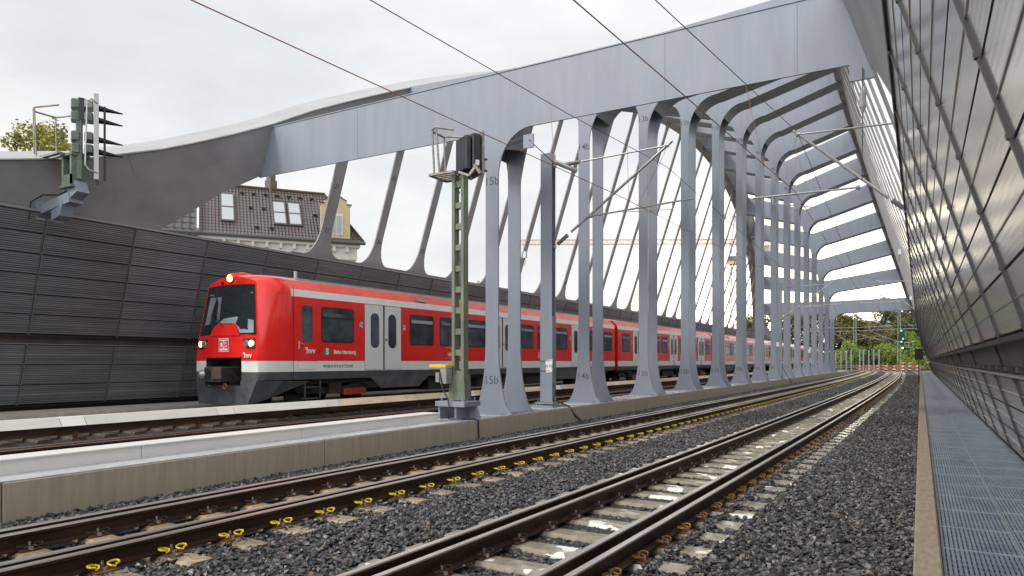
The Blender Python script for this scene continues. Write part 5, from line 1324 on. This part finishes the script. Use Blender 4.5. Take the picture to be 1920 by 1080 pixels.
TR = [('deciduous_tree', 'broad dark tree behind the last columns at the left', 1452, 185, 15.5, 7.0, 'dark'), ('deciduous_tree', 'mid green tree between the last portal columns', 1492, 175, 13.5, 6.0, 'mid'),
      ('deciduous_tree', 'dark green tree filling the gap beside the last column', 1530, 180, 14.5, 6.5, 'mid'), ('deciduous_tree', 'olive tree just right of the last column', 1572, 190, 14.0, 6.5, 'dark'),
      ('deciduous_tree', 'sparse brownish tree left of the first lattice mast', 1590, 170, 13.2, 5.0, 'rust'), ('deciduous_tree', 'dark tree behind the left lattice mast', 1618, 195, 13.6, 7.0, 'dark'),
      ('deciduous_tree', 'tall green tree between the two lattice masts', 1652, 205, 19.5, 6.5, 'mid'), ('deciduous_tree', 'autumn coloured tree low between the lattice masts', 1640, 165, 9.6, 5.0, 'rust'),
      ('deciduous_tree', 'dark tree behind the lit far signal', 1678, 190, 15.5, 6.5, 'dark'), ('deciduous_tree', 'brown and green tree beside the end of the noise barrier', 1705, 180, 14.5, 6.0, 'rust'),
      ('deciduous_tree', 'dark tree behind the right noise barrier end', 1735, 175, 15.0, 7.0, 'dark'), ('shrub', 'bright yellow green bush right of the far signal', 1706, 142, 7.0, 2.8, 'bright'),
      ('shrub', 'bright green bush below the lattice masts', 1662, 150, 4.8, 3.4, 'bright'), ('shrub', 'light green bush left of the row of bare posts', 1588, 150, 5.2, 3.6, 'bright'),
      ('shrub', 'low green bush at the foot of the left lattice mast', 1622, 152, 4.2, 3.0, 'mid'), ('deciduous_tree', 'dark green trees top behind the red train', 1410, 190, 13.5, 6.0, 'dark')]
for k, (nm, lb, px, d, H, rad, lf) in enumerate(TR):
    b_ = cs(rd(px, d), d, 0); sh = nm == 'shrub'
    tree(nm, lb, (b_.x, b_.y, -.6), H + .6 - (0 if sh else .5), rad, .6 if sh else 1.6, lf, 6500 if not sh else 3200, .66 if not sh else .44, 20 + k, 'bush' if sh else 'tree', 'trees and bushes beyond the bridge')
# low hedge of ground cover so the tree line has no gaps at its foot
mb = MB(); rr = random.Random(77)
for k in range(9000):
    px = rr.uniform(1390, 1760); d = rr.uniform(158, 172); h = rr.uniform(0, 1) ** 1.3 * 3.8
    p = cs(rd(px, d), d, -2.2 + h); u = Vector((rr.gauss(0, 1), rr.gauss(0, 1), rr.gauss(0, .7))).normalized(); v = u.cross(Vector((0, 0, 1))).normalized(); s_ = rr.uniform(.3, .7)
    mb.add([p - u * s_ * .5, p + v * s_ * .4, p + u * s_ * .5, p - v * s_ * .4], [(0, 1, 2, 3)])
tag(part('undergrowth', mb, LEAF['mid'], norm=False), 'mixed green undergrowth below the far trees', 'undergrowth', kind='stuff')
# a far pale flat block between the trees
fb = thing('far_building', 'pale grey building with long window bands just visible above the far trees', 'building', cs(rd(1668, 260), 260, 0))
c = cs(rd(1668, 260), 260, 0); mb = MB(); mb.box(c.x - 12, c.x + 12, c.y, c.y + 10, -6, 16.8); part('wall', mb, M['cornice'], fb)
for z in (13.2, 15.0):
    mb = MB(); mb.box(c.x - 11.5, c.x + 11.5, c.y - .06, c.y - .01, z, z + .9); part('window_band', mb, M['glass'], fb)

# ------------------------------------------------------------------ crane
d = 125; mastp = cs(rd(1378, d), d, 0)
cr_ = thing('tower_crane', 'tower crane with a pale orange lattice jib seen behind the columns', 'tower crane', (mastp.x, mastp.y, -6))
def truss(mb, a, b_, w, n, up=Vector((0, 0, 1)), th=.10, tri=False):
    a, b_ = Vector(a), Vector(b_); dd = (b_ - a).normalized(); sd_ = dd.cross(up).normalized()
    if sd_.length < .1: sd_ = Vector((1, 0, 0))
    u2 = sd_.cross(dd)
    cor = [sd_ * -w / 2 - u2 * w / 2, sd_ * w / 2 - u2 * w / 2, sd_ * w / 2 + u2 * w / 2, -sd_ * w / 2 + u2 * w / 2]
    for c in cor: mb.quadbox(a + c, b_ + c, th, th, up if not abs(dd.z) > .9 else (1, 0, 0))
    for k in range(n):
        p, q = a.lerp(b_, k / n), a.lerp(b_, (k + 1) / n)
        for j in range(4):
            c0, c1 = cor[j], cor[(j + 1) % 4]
            if k % 2: c0, c1 = c1, c0
            mb.quadbox(p + c0, q + c1, th * .7, th * .7, up if not abs(dd.z) > .9 else (.3, .9, 0))
mb = MB(); truss(mb, (mastp.x, mastp.y, -6), (mastp.x, mastp.y, 23.0), 1.5, 20, th=.13); part('tower', mb, M['cap'], cr_)
jt = cs(rd(976, 118), 118, 19.9); je = cs(rd(1376, d), d, 21.2)
mb = MB(); truss(mb, jt, je, .75, 40, th=.09); part('jib', mb, M['crane'], cr_)
ct = cs(rd(1445, 127), 127, 21.2); mb = MB(); truss(mb, je, ct, .9, 7, th=.1); part('counter_jib', mb, M['crane'], cr_)
mb = MB(); ap = Vector((mastp.x, mastp.y, 27.5)); mb.quadbox((mastp.x - .6, mastp.y, 23), ap, .18, .18, (0, 1, 0)); mb.quadbox((mastp.x + .6, mastp.y, 23), ap, .18, .18, (0, 1, 0)); mb.tube([ap, jt.lerp(je, .55) + Vector((0, 0, .5))], .05, 5); mb.tube([ap, ct], .05, 5); part('apex_and_ties', mb, M['cap'], cr_)
mb = MB(); mb.bbox(mastp.x - 1.1, mastp.x + .6, mastp.y - 1, mastp.y + 1, 18.8, 20.2, .1); cb = part('crane_cab', mb, M['crane_y'], cr_)
mb = MB(); mb.box(mastp.x - .9, mastp.x + .4, mastp.y - 1.03, mastp.y - 1.0, 19.3, 20.2); part('cab_window', mb, M['glass'], cb)
mb = MB(); mb.bbox(ct.x - 1, ct.x + 1, ct.y - .8, ct.y + .8, ct.z - 2, ct.z - .3, .05); part('counterweight', mb, M['concrete2'], cr_)

# ------------------------------------------------------------------ the tiled house behind the barrier
HA = TH * -1 + R(66.5)                       # heading of its long side, to the right of +Y
hu = Vector((math.sin(HA), math.cos(HA), 0)); hn = Vector((hu.y, -hu.x, 0))   # along, and towards the camera side
if hn.dot(Vector((0, 0, 0)) - cs(-15, 41, 0)) < 0: hn = -hn
EZ = CAMZ + 243.5 / F * 40
E0 = cs(rd(373, 40), 40, 0); E0.z = EZ
HL = 9.6; RD, RH = 3.0, 3.42
def hp(u, n_, z): return E0 + hu * (u * (.92 if u > 0 else 1)) + hn * n_ + Vector((0, 0, z))      # u along, n towards the viewer, z above eave
hs = thing('tiled_house', 'old house with a brown tiled roof, roof windows and a yellow gable dormer', 'house', (E0.x, E0.y, -6))
# front roof slope with uv for the tiles
def roofquad(name, pts, m, uvs, parent, tk=.12):
    me = bpy.data.meshes.new(name); o_ = org(parent); pts = [Vector(p) for p in pts]; nn_ = (pts[1] - pts[0]).cross(pts[2] - pts[0]).normalized() * tk
    vs = [p - o_ for p in pts] + [p - o_ - nn_ for p in pts]; n1 = len(pts)
    me.from_pydata(vs, [], [tuple(range(n1)), tuple(reversed(range(n1, 2 * n1)))] + [(i, n1 + i, n1 + (i + 1) % n1, (i + 1) % n1) for i in range(n1)])
    me.materials.append(m); uvl = me.uv_layers.new(name='UVMap'); allv = list(uvs) + list(uvs)
    for lp in me.loops: uvl.data[lp.index].uv = allv[lp.vertex_index]
    ob = bpy.data.objects.new(name, me); COL.objects.link(ob); ob.parent = parent; return ob
SLp = math.hypot(RD, RH)
rf = roofquad('roof', [hp(0, 0, 0), hp(HL + .55, 0, 0), hp(HL - 1.55, -RD, RH), hp(-.0, -RD, RH)], M['tileA'], [(0, 0), (HL + .55, 0), (HL - 1.55, SLp), (0, SLp)], hs)
roofquad('roof', [hp(HL + .55, 0, 0), hp(HL + .55, -2 * RD, 0), hp(HL - 1.55, -RD, RH)], M['tileA'], [(0, 0), (6, 0), (3, SLp)], hs)
mb = MB(); mb.tube([hp(-.1, -RD, RH + .03), hp(HL - 1.5, -RD, RH + .03)], .10, 8); mb.tube([hp(HL - 1.55, -RD, RH + .03), hp(HL + .55, .0, .05)], .08, 8); part('ridge_cap', mb, M['bark'], rf)
mb = MB(); mb.tube([hp(-3.5, .12, -.1), hp(HL + .65, .12, -.1)], .11, 8); part('gutter', mb, M['frame_dark'], rf)
# walls
def prismw(mb, u0, u1, n0, n1_, z0, z1):
    vs = [hp(u, n_, z) for z in (z0, z1) for u, n_ in ((u0, n0), (u1, n0), (u1, n1_), (u0, n1_))]
    mb.add(vs, [(0, 3, 2, 1), (4, 5, 6, 7), (0, 1, 5, 4), (1, 2, 6, 5), (2, 3, 7, 6), (3, 0, 4, 7)])
mb = MB(); prismw(mb, -3.5, HL + .1, -.35, -2 * RD + .3, -EZ - 6, -1.05); part('wall', mb, M['stucco'], hs)
mb = MB(); prismw(mb, -3.5, HL + .35, -.05, -2 * RD, -.35, -.14); prismw(mb, -3.5, HL + .18, -.28, -2 * RD, -1.1, -.35)
for k in range(12):
    u = .5 + k * .85
    if u < HL: prismw(mb, u, u + .16, -.02, -.27, -.65, -.36)
part('cornice', mb, M['cornice'], hs)
# neighbouring darker roof on the left
rl_ = roofquad('roof', [hp(-3.6, .25, -.25), hp(-.12, .25, -.25), hp(-.12, -RD + .2, RH - .35), hp(-3.6, -RD + .2, RH - .35)], M['tileB'], [(0, 0), (3.5, 0), (3.5, SLp), (0, SLp)], hs)
mb = MB(); mb.quadbox(hp(-.06, .2, .05), hp(-.06, -RD, RH + .12), .12, .25); part('parting_trim', mb, M['cornice'], hs)
# roof windows
def slope(u, s_, out=0): 
    nv = (hn * RH + Vector((0, 0, RD))).normalized(); return hp(u, -RD * s_, RH * s_) + nv * out
for (u0, u1, s0, s1, lb) in ((1.25, 2.10, .22, .80, None), (4.45, 5.30, .23, .72, None), (5.42, 6.27, .23, .72, None)):
    mb = MB(); c = [slope(u, s_, o2) for o2 in (0, .12) for u, s_ in ((u0, s0), (u1, s0), (u1, s1), (u0, s1))]
    mb.add(c, [(0, 3, 2, 1), (4, 5, 6, 7), (0, 1, 5, 4), (1, 2, 6, 5), (2, 3, 7, 6), (3, 0, 4, 7)]); w_ = part('roof_window', mb, M['frame_dark'], hs)
    sm2 = (s0 + s1) / 2
    for (a, b2) in ((s0 + .025, sm2 - .015), (sm2 + .015, s1 - .025)):
        mb = MB(); c = [slope(u, s_, o2) for o2 in (.10, .13) for u, s_ in ((u0 + .08, a), (u1 - .08, a), (u1 - .08, b2), (u0 + .08, b2))]
        mb.add(c, [(0, 3, 2, 1), (4, 5, 6, 7), (0, 1, 5, 4), (1, 2, 6, 5), (2, 3, 7, 6), (3, 0, 4, 7)]); part('pane', mb, M['skylight'], w_)
# vent tiles
for k, (u, s_) in enumerate([(2.6 + .75 * k, .86) for k in range(7)] + [(3.1, .55), (3.9, .55), (3.4, .15), (4.3, .15), (7.2, .5)]):
    mb = MB(); a = slope(u, s_, .06); mb.quadbox(a - hu * .11, a + hu * .11, .14, .10); part('vent_tile', mb, M['black'], rf)
# chimney
mb = MB(); c = hp(4.5, -RD - .2, RH); mb.box(c.x - .26, c.x + .26, c.y - .26, c.y + .26, c.z - .6, c.z + .62); mb.box(c.x - .20, c.x + .20, c.y - .2, c.y + .2, c.z + .6, c.z + .98)
ch = part('chimney', mb, M['chim'] if 'chim' in M else mat('chimney_brick', (.13, .12, .09), .85, noise=12, col2=(.20, .17, .13)), hs)
mb = MB(); mb.box(c.x - .24, c.x + .24, c.y - .24, c.y + .24, c.z + 1.10, c.z + 1.17); mb.box(c.x - .2, c.x - .17, c.y - .02, c.y + .02, c.z + .96, c.z + 1.12); mb.box(c.x + .17, c.x + .2, c.y - .02, c.y + .02, c.z + .96, c.z + 1.12); part('chimney_cap', mb, M['black'], ch)
# stepped yellow gable dormer
g0, g1 = 7.35, 9.25; gm = (g0 + g1) / 2
pl = [(g0, .12), (g1, .12), (g1, 2.15), (g1 + .08, 2.15), (g1 + .08, 2.22), (g1 - .22, 2.22), (g1 - .22, 2.42), (gm + .35, 2.72), (gm, 2.80), (gm - .35, 2.72), (g0 + .22, 2.42), (g0 + .22, 2.22), (g0 - .08, 2.22), (g0 - .08, 2.15), (g0, 2.15)]
mb = MB(); n1 = len(pl); vs = [hp(u, .02, z) for u, z in pl] + [hp(u, -.28, z) for u, z in pl]
mb.add(vs, [tuple(range(n1)), tuple(reversed(range(n1, 2 * n1)))] + [(i, n1 + i, n1 + (i + 1) % n1, (i + 1) % n1) for i in range(n1)])
dm = part('dormer', mb, M['stucco'], hs)
mb = MB(); prismw(mb, g0 + .08, g1 - .08, -.28, -2.2, .2, 2.0); part('dormer_side', mb, M['frame_dark'], dm)
mb = MB()
for (a, b2) in (((g0 + .2, 2.44), (gm, 2.84)), ((gm, 2.84), (g1 - .2, 2.44)), ((g0 - .1, 2.24), (g0 + .24, 2.24)), ((g1 - .24, 2.24), (g1 + .1, 2.24))):
    mb.quadbox(hp(a[0], -.12, a[1]), hp(b2[0], -.12, b2[1]), .38, .05)
part('gable_coping', mb, M['bark'], dm)
mb = MB(); prismw(mb, gm - .42, gm + .48, .07, -.02, .35, 1.62); wf = part('window', mb, M['cornice'], dm)
mb = MB(); prismw(mb, gm - .32, gm + .0, .09, .05, .45, 1.50); prismw(mb, gm + .06, gm + .38, .09, .05, .45, 1.50); part('pane', mb, M['skylight'], wf)
mb = MB(); prismw(mb, g0 - .05, g1 + .15, .10, -.3, -.02, .14); part('dormer_sill', mb, M['frame_dark'], dm)
